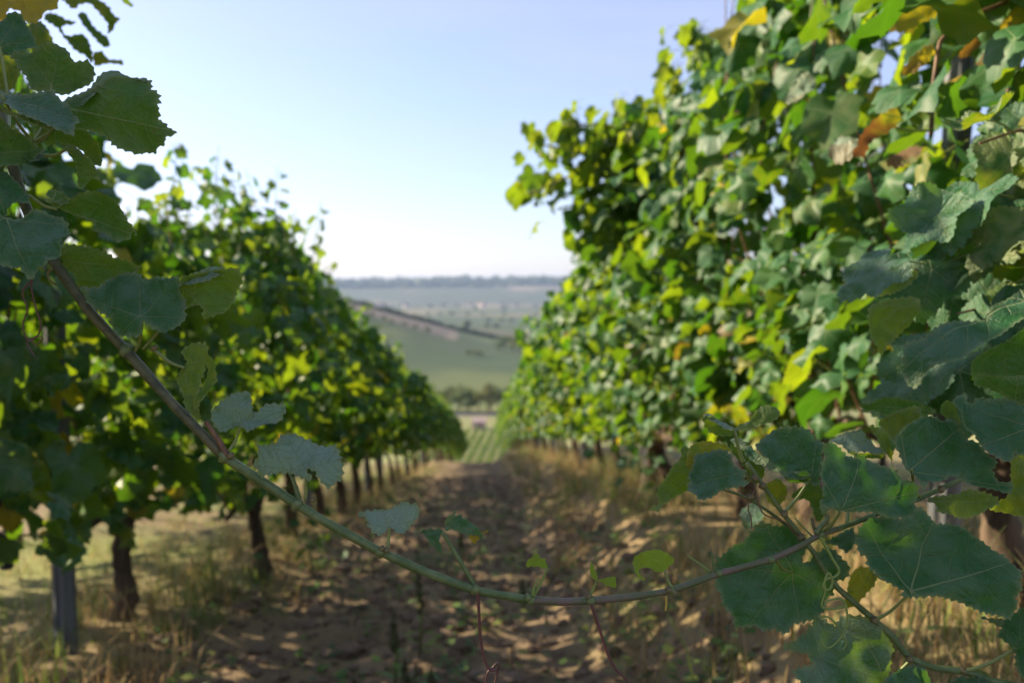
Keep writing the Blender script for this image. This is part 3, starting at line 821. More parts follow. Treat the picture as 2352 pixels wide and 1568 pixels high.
leafset(S1, [
 ('8', (470, 330), (1228, 490), .72, (.10, 0, .35), [(E('470,330 500,290 580,240 690,165 800,105 900,105 970,115 1015,122 1032,185 1080,215 1110,285 1095,302 1110,372 1096,405 1145,430 1165,460 1228,490 1210,518 1160,530 1150,580 1090,600 1085,635 980,635 970,648 890,625 830,600 780,560 740,520 690,495 650,490 560,480 480,420'), BKN, False, 3.5),
   (E('430,232 560,190 630,150 720,95 805,62 870,85 960,88 1018,115 1022,135 970,138 870,150 740,174 690,207 675,285 600,302 510,292 465,262'), (-.1, .6, .8), True, 2)], ('8', 230, 560, .72)),
 ('1', (330, 548), (150, 322), .75, (.08, 0, .4), [(E('45,350 85,325 150,318 215,315 240,297 350,295 420,315 450,350 470,395 555,383 585,425 590,470 575,530 500,570 400,605 330,590 215,585 165,490 115,430 95,385'), (.1, .1, .98), False, 2.5)], ('8', 230, 560, .72)),
 ('1', (10, 610), (465, 690), .685, (0, 0, .2), [(E('-40,520 0,535 50,550 100,575 215,570 325,548 345,590 400,610 420,650 465,695 430,725 425,785 340,785 290,770 230,745 120,715 60,680 0,640 -40,625'), (-.1, .62, .78), True, 3),
   (E('0,645 60,682 120,717 290,772 362,832 330,836 240,792 120,742 0,702'), (0, -.3, .95), False, 1)], ('8', 230, 560, .72)),
 ('1', (0, 300), (120, 85), .80, (0, 0, .15), [(E('-30,170 0,150 55,95 100,80 130,85 160,130 205,220 235,300 150,322 85,330 45,345 -30,290'), (.3, .4, .86), True, 2)], ('8', 60, 480, .75)),
 ('1', (60, 20), (50, 140), 1.0, (.95, 0.2, .9), [(E('-20,-20 140,-20 145,70 100,65 55,60 50,95 50,140 0,150 -20,120'), (.1, .1, .98), False, 2)], None),
 ('1', (300, 10), (200, 150), 1.0, (.85, 0, .9), [(E('140,-20 360,-20 370,60 290,80 280,100 240,150 195,155 150,130 130,80'), (.1, .1, .98), False, 2)], None),
 ('1', (220, 170), (300, 300), 1.1, (.3, 0, .5), [(E('185,150 260,135 310,200 350,300 330,420 240,400 205,320 195,220'), (.3, .2, .9), False, 2)], None),
 ('1', (0, 350), (110, 440), 1.0, (.3, 0, .4), [(E('-30,270 0,280 60,340 110,400 130,460 90,540 40,560 -30,540'), (.3, .2, .9), False, 2)], None),
 ('1', (420, 5), (730, 180), 1.35, (.3, 0, .4), [(E('380,-20 560,-20 640,5 700,50 720,90 770,130 740,150 715,195 680,212 685,150 640,90 590,30 520,35 480,65 430,25'), (.1, -.2, .97), False, 2)], None),
 ('1', (300, 95), (580, 400), 1.4, (.12, 0, .3), [(E('270,115 300,85 380,100 430,130 500,150 470,168 425,165 405,190 435,235 540,225 592,330 585,410 540,355 480,320 420,250 380,185 300,135'), (.1, -.2, .97), False, 2)], None),
 ('1', (510, 100), (690, 280), 1.45, (.1, 0, .2), [(E('495,95 540,80 600,175 692,248 690,288 640,275 590,222 530,155'), (.3, .2, .93), False, 1.5)], None),
 ('1', (600, 360), (775, 400), 1.45, (.4, 0, .6), [(E('590,350 650,328 690,378 770,383 778,412 700,405 650,415 600,420'), (.1, -.2, .97), False, 1.5)], None),
 ('1', (770, -5), (845, 40), 1.5, (.2, 0, .6), [(E('760,-25 800,-20 850,42 815,35 785,15'), (.1, -.2, .97), False, 1)], None),
 ('8', (-60, 640), (285, 610), .69, (.05, 0, .1), [(E('-60,370 0,385 40,400 60,440 110,490 160,520 250,600 285,610 260,650 240,690 190,700 150,715 130,720 60,728 -60,745'), BKN, False, 3),
   (E('145,640 190,610 250,602 288,608 265,650 240,695 190,702 140,672'), (0, .6, .8), True, 2)], None),
 ('8', (470, 600), (560, 890), .70, (.15, 0, .6), [(E('455,590 500,580 560,625 640,700 690,790 698,835 660,815 620,830 600,860 555,890 540,860 535,760 520,700 480,650'), (.35, 0, .93), False, 1.5)], ('8', 300, 655, .705)),
 ('8', (400, 430), (700, 715), .74, (.12, 0, .5), [(E('190,415 300,440 470,410 560,470 630,500 640,530 690,600 700,700 690,715 640,710 600,660 560,610 490,575 450,602 400,562 330,582 260,500'), (.2, .1, .97), False, 2)], ('8', 230, 570, .72)),
 ('8', (400, 1030), (930, 1210), .70, (.05, 0, .3), [(E('360,960 400,975 490,965 600,905 690,905 760,935 820,985 855,1060 895,1130 940,1195 930,1215 905,1175 880,1245 850,1235 825,1260 780,1235 720,1200 640,1180 620,1125 575,1100 460,1060 400,1010'), (-.1, -.1, .98), False, 2.5),
   (E('320,922 350,900 420,900 462,935 478,972 400,985 345,955'), (0, .5, .86), False, 1.5)], ('8', 200, 930, .70)),
 ('8', (40, 1075), (-60, 760), .68, (0, 0, .1), [(E('-60,720 0,745 60,780 140,860 200,930 215,990 180,1005 110,995 60,1030 40,1070 -60,1060'), (.2, .4, .9), True, 2.5)], None),
 ('8', (40, 1085), (210, 1500), .66, (0, 0, .25), [(E('-60,1050 0,1070 40,1080 100,1060 160,1025 220,1010 300,1020 400,1065 455,1105 450,1145 490,1200 480,1225 450,1240 445,1350 430,1380 370,1395 330,1380 350,1420 340,1440 270,1430 230,1480 200,1505 160,1470 130,1430 60,1420 -60,1380'), (-.1, .5, .86), True, 3)], None),
 ('2', (330, 295), (740, 360), .715, (.12, .1, .4), [(E('330,290 360,215 430,215 500,230 560,255 620,290 690,320 745,355 700,400 600,420 560,440 470,480 440,450 430,380 380,345'), (0, -.3, .95), False, 3)], ('2', 310, 330, .705)),
 ('2', (780, 625), (720, 345), .68, (0, 0, .2), [(E('465,470 540,455 575,400 620,370 700,345 745,355 760,380 820,380 875,380 900,405 985,405 1000,440 985,480 1010,520 1000,570 1010,600 960,680 910,710 860,690 800,655 785,700 760,725 680,725 620,690 600,650 610,625 550,590 490,540 490,500'), (-.05, .38, .92), True, 4)], ('2', 740, 800, .70)),
 ('2', (990, 425), (1300, 420), .70, (.1, .05, .7), [(E('1000,400 1060,378 1150,362 1225,350 1290,350 1300,400 1300,430 1265,470 1245,530 1210,590 1150,610 1110,620 1105,560 1060,545 1055,560 1010,540 1000,470'), BKN, False, 3),
   (E('930,400 1000,370 1110,350 1225,344 1222,366 1140,396 1000,412'), (0, .75, .66), True, 1.5)], ('2', 780, 790, .70)),
 ('2', (1010, 890), (1070, 1170), .69, (.15, .1, .9), [(E('1000,790 1060,755 1110,755 1120,745 1135,800 1120,900 1090,1000 1060,1090 1085,1120 1085,1175 1040,1150 1010,1100 1005,1020 980,990 970,930 1010,885 1025,850 1000,820'), (.5, .1, .86), False, 3),
   (E('1118,748 1140,780 1165,860 1155,940 1135,1010 1100,1080 1080,1115 1060,1090 1090,1000 1120,900 1133,800'), (-.5, .2, .84), False, 2)], ('2', 845, 795, .695)),
 ('2', (1320, 1200), (1300, 1020), .69, (.05, 0, .75), [(E('1165,1120 1215,1070 1280,1020 1330,1015 1360,1010 1375,1050 1380,1120 1395,1145 1360,1180 1320,1200 1270,1220 1215,1245 1180,1215 1155,1170'), (.3, .3, .9), True, 3),
   (E('1318,1202 1360,1178 1395,1145 1450,1100 1500,1080 1545,1072 1530,1110 1490,1150 1430,1195 1400,1235 1350,1240'), (-.3, .7, .64), True, 3)], ('3', 1310, 240, .687)),
 ('3', (1755, 348), (1640, 150), .68, (.03, 0, .78), [(E('1450,300 1490,260 1485,215 1600,200 1620,150 1690,140 1730,155 1760,155 1830,190 1930,210 1950,250 1970,320 1965,380 1930,410 1880,440 1840,410 1810,360 1760,350 1795,400 1760,405 1660,355 1600,350 1490,375 1470,330'), (0, .6, .8), True, 4)], ('3', 1755, 515, .683)),
 ('5', (395, 485), (480, 330), .68, (0, 0, .88), [(E('190,405 240,370 330,365 390,375 440,345 490,325 520,340 575,350 585,400 560,440 530,470 500,510 460,530 430,515 400,490 360,520 330,540 290,520 260,480 250,435 230,420'), (0, .6, .8), True, 3.5)], ('5', 380, 620, .678)),
 ('5', (735, 515), (600, 510), .682, (.05, .2, .4), [(E('585,510 640,498 720,497 735,515 715,560 725,620 720,650 690,630 655,600 640,560 610,530'), (-.3, .4, .86), True, 2)], None),
 ('5', (745, 505), (1000, 545), .68, (.1, .1, .4), [(E('745,510 760,470 800,420 840,405 870,430 930,470 970,510 1000,545 985,555 950,540 890,535 820,505 770,500'), (.1, .5, .86), True, 2),
   (E('752,475 770,430 820,378 832,385 812,412 772,462'), (-.6, .2, .77), True, 1)], None),
 ('5', (930, 540), (935, 592), .678, (1, .2, .9), [(E('900,538 965,545 962,570 935,592 915,570'), (0, .2, .98), False, 1.5), (E('980,520 1020,496 1027,510 995,530'), (0, .5, .86), False, 1)], None),
 ('5', (1398, 740), (1268, 715), .675, (.3, 0, 1), [(E('1265,715 1300,680 1330,650 1345,655 1350,680 1385,690 1400,735 1390,750 1360,740 1310,735 1280,740'), (0, .35, .93), False, 2.5)], None),
 ('5', (1710, 822), (1685, 703), .674, (.3, 0, 1), [(E('1675,740 1685,703 1700,740 1720,800 1715,825 1695,820 1680,790'), (.5, .1, .85), False, 1)], None),
 ('5', (1735, 825), (1840, 840), .674, (.3, 0, 1), [(E('1715,822 1735,822 1790,805 1835,805 1842,870 1820,865 1780,860 1755,840 1735,832'), (0, .4, .9), False, 1.5)], None),
 ('5', (2150, 765), (1960, 720), .68, (.3, 0, 1), [(E('1955,710 1970,680 2010,645 2070,627 2120,632 2170,655 2210,690 2205,710 2150,765 2100,770 2050,745 2000,750 1985,780 2025,815 2010,822 1975,795 1955,750'), (0, -.1, .99), False, 1.5)], ('5', 2200, 880, .679)),
])

# ---- shoots with big leaves at the lower right
S2 = thing('vine_shoot', 'cluster of shoots with large dark sharp leaves at the lower right', 'vine shoot', at(1915, 1330, .71))
rod(S2, 'cane', '6', [(1010, 800), (1100, 765), (1190, 730), (1310, 690), (1430, 642), (1540, 592), (1640, 545)], (.695, .76), (12, 11), M_CANE, 10)
rod(S2, 'cane', '6', [(560, 470), (640, 580), (690, 650), (740, 722), (820, 822), (890, 912), (950, 1010), (1010, 1090), (1100, 1170), (1200, 1255), (1290, 1342), (1370, 1442), (1500, 1492), (1640, 1508), (1800, 1560), (1960, 1600)], (.71, .70), (10, 17), M_CANE, 10)
rod(S2, 'side_stem', '6', [(445, 602), (540, 635), (640, 692), (760, 782), (830, 850)], .715, (6, 8), M_CANE)
rod(S2, 'side_stem', '6', [(900, 818), (935, 780), (968, 735)], .69, (14, 9), M_CANE)
rod(S2, 'side_stem', '6', [(905, 820), (890, 780), (882, 745)], .692, (9, 6), M_CANEP)
rod(S2, 'side_stem', '6', [(380, 1015), (320, 970), (262, 932)], .688, (6, 4.5), M_TENDG)
rod(S2, 'side_stem', '6', [(398, 1010), (390, 960), (384, 918)], .686, (8, 4), M_CANE)
rod(S2, 'side_stem', '6', [(885, 835), (830, 780), (798, 742)], .694, (5, 3.5), M_PET)
rod(S2, 'tendril', '6', [(925, 838), (950, 880), (985, 945), (1018, 1005), (1000, 1035), (955, 1050), (940, 1090), (970, 1100), (985, 1060), (968, 1018), (945, 1060), (950, 1110), (938, 1150), (935, 1188), (990, 1196), (1052, 1180), (1020, 1145), (960, 1160), (938, 1190)], .685, (7, 4.5), M_TENDG, n=8)
rod(S2, 'tendril', '6', [(1052, 1180), (1062, 1250), (1045, 1310), (1010, 1360), (965, 1392), (932, 1365), (936, 1345)], .683, (5, 3.5), M_TENDG)
rod(S2, 'tendril', '6', [(920, 1235), (970, 1240), (1015, 1290), (1045, 1340), (1052, 1380), (1035, 1402)], .688, (5, 3), M_TENDG)
rod(S2, 'tendril', '6', [(600, 600), (565, 690), (580, 740), (583, 795)], .71, (3.5, 2.5), M_CANEB)
rod(S2, 'tendril', '6', [(610, 650), (640, 720), (700, 745), (760, 770), (800, 820), (830, 830)], .705, (3.5, 2.5), M_CANEB)
for p in ((745, 725), (600, 545), (640, 585), (1198, 1252), (1368, 1445), (1640, 1506), (1530, 600), (830, 840), (575, 640)): knob(S2, '6', p, .70, 8.5, M_NODE)
leafset(S2, [
 ('6', (300, 520), (85, 690), .72, (.12, 0, .8), [(E('230,395 270,390 300,430 330,520 300,600 260,615 180,650 135,670 120,700 75,695 80,680 120,665 110,610 150,550 190,480 230,440'), BKN, False, 2)], ('6', 560, 560, .712)),
 ('6', (470, 390), (260, 480), .71, (.45, .05, .9), [(E('250,470 260,410 300,370 370,362 450,370 470,410 410,420 340,425 300,450 285,500 265,490'), (0, -.2, .97), False, 2.5)], None),
 ('6', (552, 512), (280, 575), .685, (0, 0, .3), [(E('300,415 350,410 440,395 480,430 490,470 520,500 550,505 545,545 565,580 520,590 440,600 380,645 320,658 300,620 275,605 265,570 280,540 270,520 300,460'), (-.1, .4, .9), True, 3.5)], ('6', 590, 560, .71)),
 ('6', (500, 320), (350, 245), .70, (.1, 0, .8), [(E('335,240 380,235 440,270 495,305 500,335 460,340 400,330 360,300'), (0, -.1, .98), False, 2), (E('335,240 380,233 440,266 496,304 470,312 420,285 370,262'), (0, .7, .7), True, 1)], ('6', 545, 465, .71)),
 ('6', (500, 310), (700, 200), .71, (.15, 0, .8), [(E('490,310 530,275 575,260 600,215 650,180 710,200 715,235 690,260 620,285 570,302 540,300'), (0, .2, .97), False, 2)], ('6', 545, 465, .71)),
 ('6', (880, 540), (680, 310), .715, (0, 0, .3), [(E('605,390 610,370 680,310 740,290 810,295 870,310 900,350 950,370 930,440 950,460 925,510 920,580 880,570 860,530 740,520 660,460'), (-.15, .35, .92), True, 3.5),
   (E('500,300 545,300 575,350 640,425 700,478 740,508 860,508 872,540 800,548 730,528 650,475 600,445 550,385'), (.1, .65, .75), True, 2.5), (E('740,528 800,518 850,506 876,530 868,552 820,566 765,560'), (0, -.2, .97), False, 1.5)], ('6', 740, 720, .71)),
 ('7', (325, 1328), (1185, 1110), .665, (.02, 0, .15), [(E('115,655 130,610 190,590 240,590 300,620 370,660 440,720 500,740 570,705 630,750 700,800 800,850 900,880 970,950 985,985 1075,1000 1180,1080 1195,1180 1160,1220 1165,1290 1095,1390 980,1410 880,1405 760,1380 690,1345 520,1335 370,1330 310,1340 200,1300 130,1365 90,1340 80,1240 110,1170 95,1100 115,1060 90,910 130,880 115,790 160,770'), (.05, .28, .96), True, 3)], ('6', 950, 805, .692)),
 ('7', (1100, 870), (2140, 1080), .70, (0, 0, .15), [(E('920,540 990,460 1080,370 1190,320 1280,290 1370,270 1440,260 1450,310 1560,310 1600,350 1640,420 1690,480 1700,560 1760,570 1880,640 1940,720 2030,780 1990,850 1950,900 1990,940 2000,980 2060,1030 2165,1040 2140,1150 2090,1170 1990,1130 1850,1090 1740,1050 1660,980 1560,950 1480,975 1380,1010 1290,1010 1250,1080 1230,1100 1150,950 1080,870 1020,750 950,620'), (0, .45, .89), True, 3)], ('6', 1430, 642, .74)),
 ('7', (2400, 420), (1600, 80), .68, (0, 0, .2), [(E('1560,140 1600,60 1690,15 1740,30 1730,90 1790,120 1850,60 2000,80 2420,120 2420,690 2240,700 2210,760 2130,800 2050,770 1960,700 1880,640 1790,560 1780,500 1700,470 1660,400 1640,330 1620,220'), (-.15, .45, .88), True, 3)], None),
 ('6', (1900, 168), (1720, 30), .665, (.02, 0, .1), [(E('1685,60 1720,25 1800,35 1880,50 2000,45 2000,160 1900,170 1830,130 1760,100 1700,85'), (0, -.4, .92), False, 2.5)], None),
 ('7', (480, 690), (300, 500), .745, (0, 0, .8), [(E('190,560 300,500 400,480 480,465 545,440 600,490 640,520 690,540 700,590 810,640 800,690 690,705 590,690 500,700 410,680 340,600 250,580'), (0, .6, .8), True, 2.5),
   (E('410,685 500,700 590,692 690,708 800,692 760,740 640,760 520,750'), (0, -.2, .97), False, 1.5)], ('6', 1060, 780, .72)),
 ('7', (940, 880), (660, 390), .72, (.2, 0, .7), [(E('650,390 700,390 760,430 820,500 890,560 870,610 920,690 910,740 930,830 950,880 930,890 880,740 800,700 720,600 710,510 660,450'), (.5, .2, .84), False, 3)], ('6', 1190, 730, .72)),
 ('7', (880, 540), (1190, 220), .78, (.22, 0, .85), [(E('740,360 830,290 960,240 1080,195 1180,190 1200,260 1190,330 1100,370 990,450 915,530 880,560 820,480'), BKN, False, 2)], None),
 ('7', (1330, 250), (560, 180), .80, (.03, 0, .2), [(E('540,180 700,120 800,100 1000,110 1180,150 1300,190 1360,240 1230,320 1190,240 960,260 830,300 700,240 600,230'), (0, -.35, .93), False, 2)], None),
 ('7', (1640, 420), (1450, 140), .72, (.1, 0, .6), [(E('1420,150 1480,130 1550,170 1600,230 1660,400 1640,420 1570,320 1450,310 1410,230'), (.4, .2, .9), False, 2.5)], None),
 ('7', (2340, 800), (2080, 1330), .78, (.25, 0, .8), [(E('2210,760 2420,720 2420,1340 2030,1360 2040,1270 2150,1150 2200,1040 2180,880'), (.1, -.2, .97), False, 3)], None),
 ('7', (1260, 1225), (2070, 1220), .74, (.15, 0, .8), [(E('1250,1220 1350,1170 1500,1160 1600,1140 1740,1090 1900,1120 2060,1180 2080,1240 1990,1280 1900,1340 1700,1400 1500,1380 1330,1350 1350,1290'), (0, .4, .9), False, 3)], None),
 ('6', (790, 1015), (560, 1285), .715, (.05, 0, .25), [(E('405,960 440,930 500,880 550,860 590,800 620,765 690,785 770,785 800,820 850,880 820,960 860,960 930,900 990,900 1030,950 1060,985 1050,1040 1000,1060 990,1100 1000,1120 960,1150 950,1200 900,1250 850,1265 790,1275 760,1315 735,1318 690,1295 630,1305 600,1280 500,1290 490,1240 440,1180 430,1120 400,1080 410,1040 400,1000'), (.05, .25, .97), True, 4)], ('6', 700, 945, .695)),
 ('6', (1380, 1108), (1910, 960), .675, (.05, 0, .1), [(E('1100,850 1120,790 1180,740 1250,740 1330,745 1420,690 1480,740 1520,770 1600,770 1690,790 1720,820 1790,850 1830,900 1880,930 1910,970 1935,1010 1910,1060 1925,1100 1900,1140 1920,1180 1870,1250 1800,1230 1700,1210 1600,1160 1500,1135 1370,1140 1300,1130 1340,1110 1270,1070 1220,1040 1155,970 1165,940 1120,920'), (.05, .32, .95), True, 4)], ('6', 1200, 1252, .70)),
 ('6', (1245, 1560), (800, 1400), .705, (.15, 0, .5), [(E('745,1395 790,1360 840,1330 880,1325 890,1290 915,1290 910,1240 960,1250 1010,1290 1040,1240 1090,1225 1140,1230 1180,1270 1210,1280 1250,1290 1250,1340 1280,1390 1260,1430 1270,1470 1250,1550 1250,1640 900,1640 820,1568 790,1530 770,1500 830,1480 890,1470 860,1440 880,1420 800,1410'), (.05, .15, .99), True, 4)], ('6', 1380, 1450, .70)),
 ('6', (1260, 1600), (1440, 1478), .685, (0, 0, .3), [(E('1250,1555 1300,1510 1370,1480 1440,1475 1490,1520 1520,1568 1520,1640 1260,1640'), (.1, .5, .86), True, 3)], None),
 ('6', (1700, 1640), (1650, 1530), .69, (.05, 0, .3), [(E('1570,1570 1640,1530 1680,1540 1760,1545 1830,1600 1830,1660 1580,1660'), (.1, .4, .9), True, 4)], None),
 ('6', (1900, 1395), (1800, 1260), .69, (.02, 0, .1), [(E('1740,1240 1800,1250 1870,1240 1942,1180 2060,1200 2060,1500 1930,1540 1900,1450 1890,1400 1810,1330 1830,1290'), (-.1, .2, .97), True, 4)], ('6', 1640, 1506, .70)),
 ('6', (950, 880), (1090, 900), .78, (0, 0, .4), [(E('940,870 1010,830 1090,790 1100,860 1060,920 1020,890 990,870'), (0, .5, .86), True, 2.5)], None),
 ('6', (1190, 1020), (1060, 1190), .80, (.5, 0, .9), [(E('1080,1010 1130,990 1190,1010 1210,1060 1150,1130 1070,1200 1050,1180 1060,1100'), BKN, False, 2)], ('6', 1290, 1060, .80)),
 ('6', (600, 560), (500, 385), .76, (.1, 0, .7), [(E('480,380 560,370 640,480 640,540 600,570 540,480 500,440'), BKN, False, 2)], None),
 ('6', (720, 690), (740, 560), .78, (.4, 0, .9), [(E('650,580 720,550 760,600 750,650 700,690 660,650'), BKN, False, 2)], None),
 ('6', (930, 720), (800, 640), .76, (.12, 0, .5), [(E('780,630 870,570 930,590 960,700 910,760 870,660 820,650'), BKN, False, 2.5)], None),
 ('6', (640, 690), (560, 780), 1.0, (.1, .1, .6), [(E('528,720 580,670 640,690 640,755 600,785 545,790'), (-.5, .5, .7), True, 2)], None),
 ('a', (1000, 1200), (520, 1420), .85, (0, 0, .2), [(E('505,1390 520,1350 590,1340 700,1290 830,1285 860,1240 920,1200 970,1165 1040,1150 1040,1280 960,1320 890,1370 800,1420 720,1450 610,1460 560,1500 520,1470'), (-.3, .6, .74), True, 3)], None),
 ('a', (545, 1240), (395, 1430), 1.0, (.15, 0, .9), [(E('355,1290 375,1230 450,1205 540,1200 545,1280 490,1350 430,1390 395,1430 360,1370'), (.3, 0, .95), False, 3)], None),
 ('a', (880, 835), (600, 970), 1.1, (.45, 0, .9), [(E('600,900 630,850 690,830 780,840 880,830 780,890 700,930 640,960 600,970'), (.2, .2, .95), False, 2.5)], None),
 ('a', (345, 1200), (575, 1100), 1.05, (.12, 0, .9), [(E('345,1200 400,1140 460,1090 550,1080 575,1100 540,1150 470,1180'), (.2, 0, .97), False, 2.5)], None),
 ('a', (900, 1370), (780, 1530), .76, (0, 0, .1), [(E('780,1440 850,1400 930,1360 1040,1280 1040,1530 830,1510 790,1540 770,1480'), (0, -.3, .95), False, 2.5)], None),
])

# ---- layers of big leaves along the right edge
HERO = [mesh_from('leaf', *(lambda t: (t[0], t[1], [M_LEAF, M_PET], True, t[2], t[3]))(leaf_template(500+k_, 120, 40, 6, True))) for k_ in range(7)]
S5 = thing('vine_shoot', 'layered large leaves on shoots along the right edge at mid height', 'vine shoot', at(2330, 700, 1.15))
r5 = random.Random(5)
for pts in ([(2420, 520), (2300, 560), (2180, 590), (2050, 640)], [(2430, 700), (2330, 690), (2200, 720)], [(2430, 400), (2330, 430), (2230, 470), (2150, 480)], [(2430, 820), (2300, 830), (2180, 850), (2080, 870)], [(2430, 300), (2340, 300), (2250, 330)]):
    rod(S5, 'cane', 'D', pts, (1.2, 1.08), (10, 6), M_CANEB, 6, n=4)
    for q in spline(pts, 3):
        o = new_obj('leaf', r5.choice(HERO), S5)
        w = at(q[0]+r5.gauss(0, 22), q[1]+r5.gauss(0, 26), r5.uniform(1.0, 1.25))
        nr = Vector((-.55+r5.gauss(0, .35), -.45+r5.gauss(0, .3), .6+r5.gauss(0, .2)))
        o.matrix_local = Matrix.LocRotScale(w-S5.location, frame(nr, Vector((-.5+r5.gauss(0, .4), r5.gauss(0, .3), -.8))).to_quaternion(), Vector((r5.uniform(.055, .088),)*3))
        o['tone'] = (.3 if r5.random() < .25 else .05, 0, r5.uniform(.05, .5))

# ---- reddish cane with drying leaves high on the right
S3 = thing('vine_shoot', 'reddish brown cane with curled drying leaves at the upper right', 'vine shoot', at(2140, 290, 1.45))
rod(S3, 'cane', 'D', [(2400, -40), (2300, 10), (2210, 45), (2160, 95), (2145, 190), (2138, 310)], 1.45, (9, 11), M_CANEB, 8)
rod(S3, 'cane', 'D', [(2370, 20), (2335, 90), (2318, 180), (2312, 250)], 1.5, (10, 8), M_CANEB, 8)
rod(S3, 'side_stem', 'D', [(2140, 300), (2090, 300), (2050, 292)], 1.44, (6, 5), M_PET)
rod(S3, 'side_stem', 'D', [(2142, 270), (2125, 245), (2150, 220)], 1.44, (6, 5), M_PET)
leafset(S3, [
 ('D', (2050, 290), (1965, 350), 1.42, (.6, .95, .5), [(E('1965,350 1975,320 2000,280 2040,260 2050,290 2030,310 1995,330 1985,360'), (.4, .3, .86), False, 3)], None),
 ('D', (2000, 300), (1900, 350), 1.45, (.25, .5, .9), [(E('1900,340 1930,315 1970,320 1985,340 1960,355 1920,360'), (-.4, .6, .7), True, 3)], None),
 ('D', (2120, 40), (2010, 55), 1.5, (.75, .3, .9), [(E('2005,50 2030,20 2070,0 2130,10 2150,40 2110,55 2090,80 2040,75 2035,55'), (.1, .2, .97), False, 4)], None),
 ('D', (2140, 130), (2085, 155), 1.45, (.9, .6, .9), [(E('2083,155 2095,130 2130,105 2145,120 2130,145 2105,160'), (.1, .4, .9), False, 3)], None),
 ('D', (2290, 60), (2220, 110), 1.5, (.6, .8, .9), [(E('2218,112 2240,70 2290,45 2300,70 2260,95 2240,110'), (.1, .4, .9), False, 3)], None),
 ('D', (2352, 40), (2310, 100), 1.45, (.8, .6, .9), [(E('2300,100 2295,60 2330,20 2380,20 2380,80 2340,85'), (.1, .2, .97), False, 3)], None),
 ('D', (2100, 370), (2045, 370), 1.4, (.5, .8, .5), [(E('2035,380 2050,350 2090,335 2120,345 2100,370 2060,385'), (-.4, .6, .7), True, 3)], None),
 ('D', (1860, 180), (1810, 240), 1.6, (.3, .3, .8), [(E('1805,240 1815,200 1850,170 1875,185 1865,215 1835,235'), (-.4, .5, .75), True, 2)], None),
])

# ---- arm of foliage leaning out of the right row into the alley
S4 = thing('vine_shoot', 'leafy shoot leaning out of the right row against the sky', 'vine shoot', at(1560, 420, 4.6))
r4 = random.Random(21)
for pts in ([(1600, 420), (1480, 360), (1340, 350), (1230, 330)], [(1590, 470), (1450, 410), (1320, 400), (1215, 450)], [(1600, 380), (1480, 310), (1400, 290), (1290, 285)], [(1560, 480), (1420, 470), (1375, 530)], [(1640, 300), (1560, 240), (1530, 200)], [(1620, 330), (1500, 290), (1380, 330)], [(1620, 520), (1500, 480), (1440, 450)], [(1680, 200), (1620, 130), (1585, 90)]):
    rod(S4, 'cane', 'D', pts, (4.7, 4.5), (9, 4), M_CANEB, 5, n=4)
    for (q, a) in zip(spline(pts, 9), range(99)):
        for rep in range(3 if q[0] > 1330 else 2):
            o = new_obj('leaf', r4.choice(ROWLEAF), S4)
            w = at(q[0]+r4.gauss(0, 26), q[1]+r4.gauss(0, 28), 4.6+r4.uniform(-.25, .25))
            nr = Vector((-.7+r4.gauss(0, .4), .5+r4.gauss(0, .4), .4+r4.gauss(0, .3)))
            o.matrix_local = Matrix.LocRotScale(w-S4.location, frame(nr, Vector((r4.gauss(-.3, .4), r4.gauss(0, .4), -1))).to_quaternion(), Vector((r4.uniform(.055, .10),)*3))
            o['tone'] = (r4.random()*.3, 0, .45+.55*r4.random())

# ------------------------------------------------------------------ ground cover
def strips(name, items, label=None):
    """bent grass blades: (base, direction, length, width, colour)"""
    V, F, Cc = [], [], []
    for (p, d, L, w, c) in items:
        side = Vector((d.y, -d.x, 0))
        if side.length < 1e-3: side = Vector((1, 0, 0))
        side = side.normalized()*w; b = len(V)
        for k in range(4):
            f = k/3; q = p+Vector((d.x*L*f*f*1.1, d.y*L*f*f*1.1, d.z*L*(f-0.28*f*f)))
            ww = 1-f*.85
            V += [q-side*ww, q+side*ww]; Cc += [c, c]
        for k in range(3): F.append((b+2*k, b+2*k+1, b+2*k+3, b+2*k+2))
    me = mesh_from(name, V, F, [M_GRASS], True)
    a = me.attributes.new('col', 'FLOAT_COLOR', 'POINT'); a.data.foreach_set('color', np.array([(*c, 1) for c in Cc], np.float32).ravel())
    o = new_obj(name, me); tag(o, label, 'grass', kind='stuff'); return o
rg = random.Random(77)
STRAW = [(.42, .30, .14), (.34, .23, .10), (.50, .37, .18), (.28, .20, .10)]
GREEN = [(.16, .23, .05), (.24, .30, .07), (.11, .18, .04)]
dry, grn = [], []
def tuft(x, y, n, h, spread, cols, dst):
    z = gz(x, y)
    for _ in range(n):
        a = rg.uniform(0, 6.28); l = abs(rg.gauss(0, .45))+.05
        dst.append((Vector((x+rg.gauss(0, spread), y+rg.gauss(0, spread), z-.01)), Vector((math.cos(a)*l, math.sin(a)*l, rg.uniform(.6, 1.1))), h*rg.uniform(.5, 1.25), rg.uniform(.0018, .0042), rg.choice(cols)))
for k in range(850):                                     # right bank and right row
    y = 1.1+22*rg.random()**1.9; x = rg.gauss(1.15, .45)
    if x < .45: continue
    tuft(x, y, rg.randint(8, 18), rg.uniform(.12, .34)*(1.35 if y > 4 else 1), .05, STRAW if rg.random() < .62 else GREEN, dry)
for k in range(800):                                     # below the left row
    y = 1.6+20*rg.random()**2; x = rg.gauss(-1.6, .33)
    if x > -1.0: continue
    tuft(x, y, rg.randint(8, 20), rg.uniform(.10, .30), .05, STRAW if rg.random() < .55 else GREEN, dry)
for k in range(1300):                                     # grassed alley beyond the left row
    y = 1.8+20*rg.random()**1.5; x = rg.uniform(-7.5, -1.95)
    tuft(x, y, rg.randint(8, 20), rg.uniform(.08, .24), .07, GREEN if rg.random() < .6 else STRAW, grn)
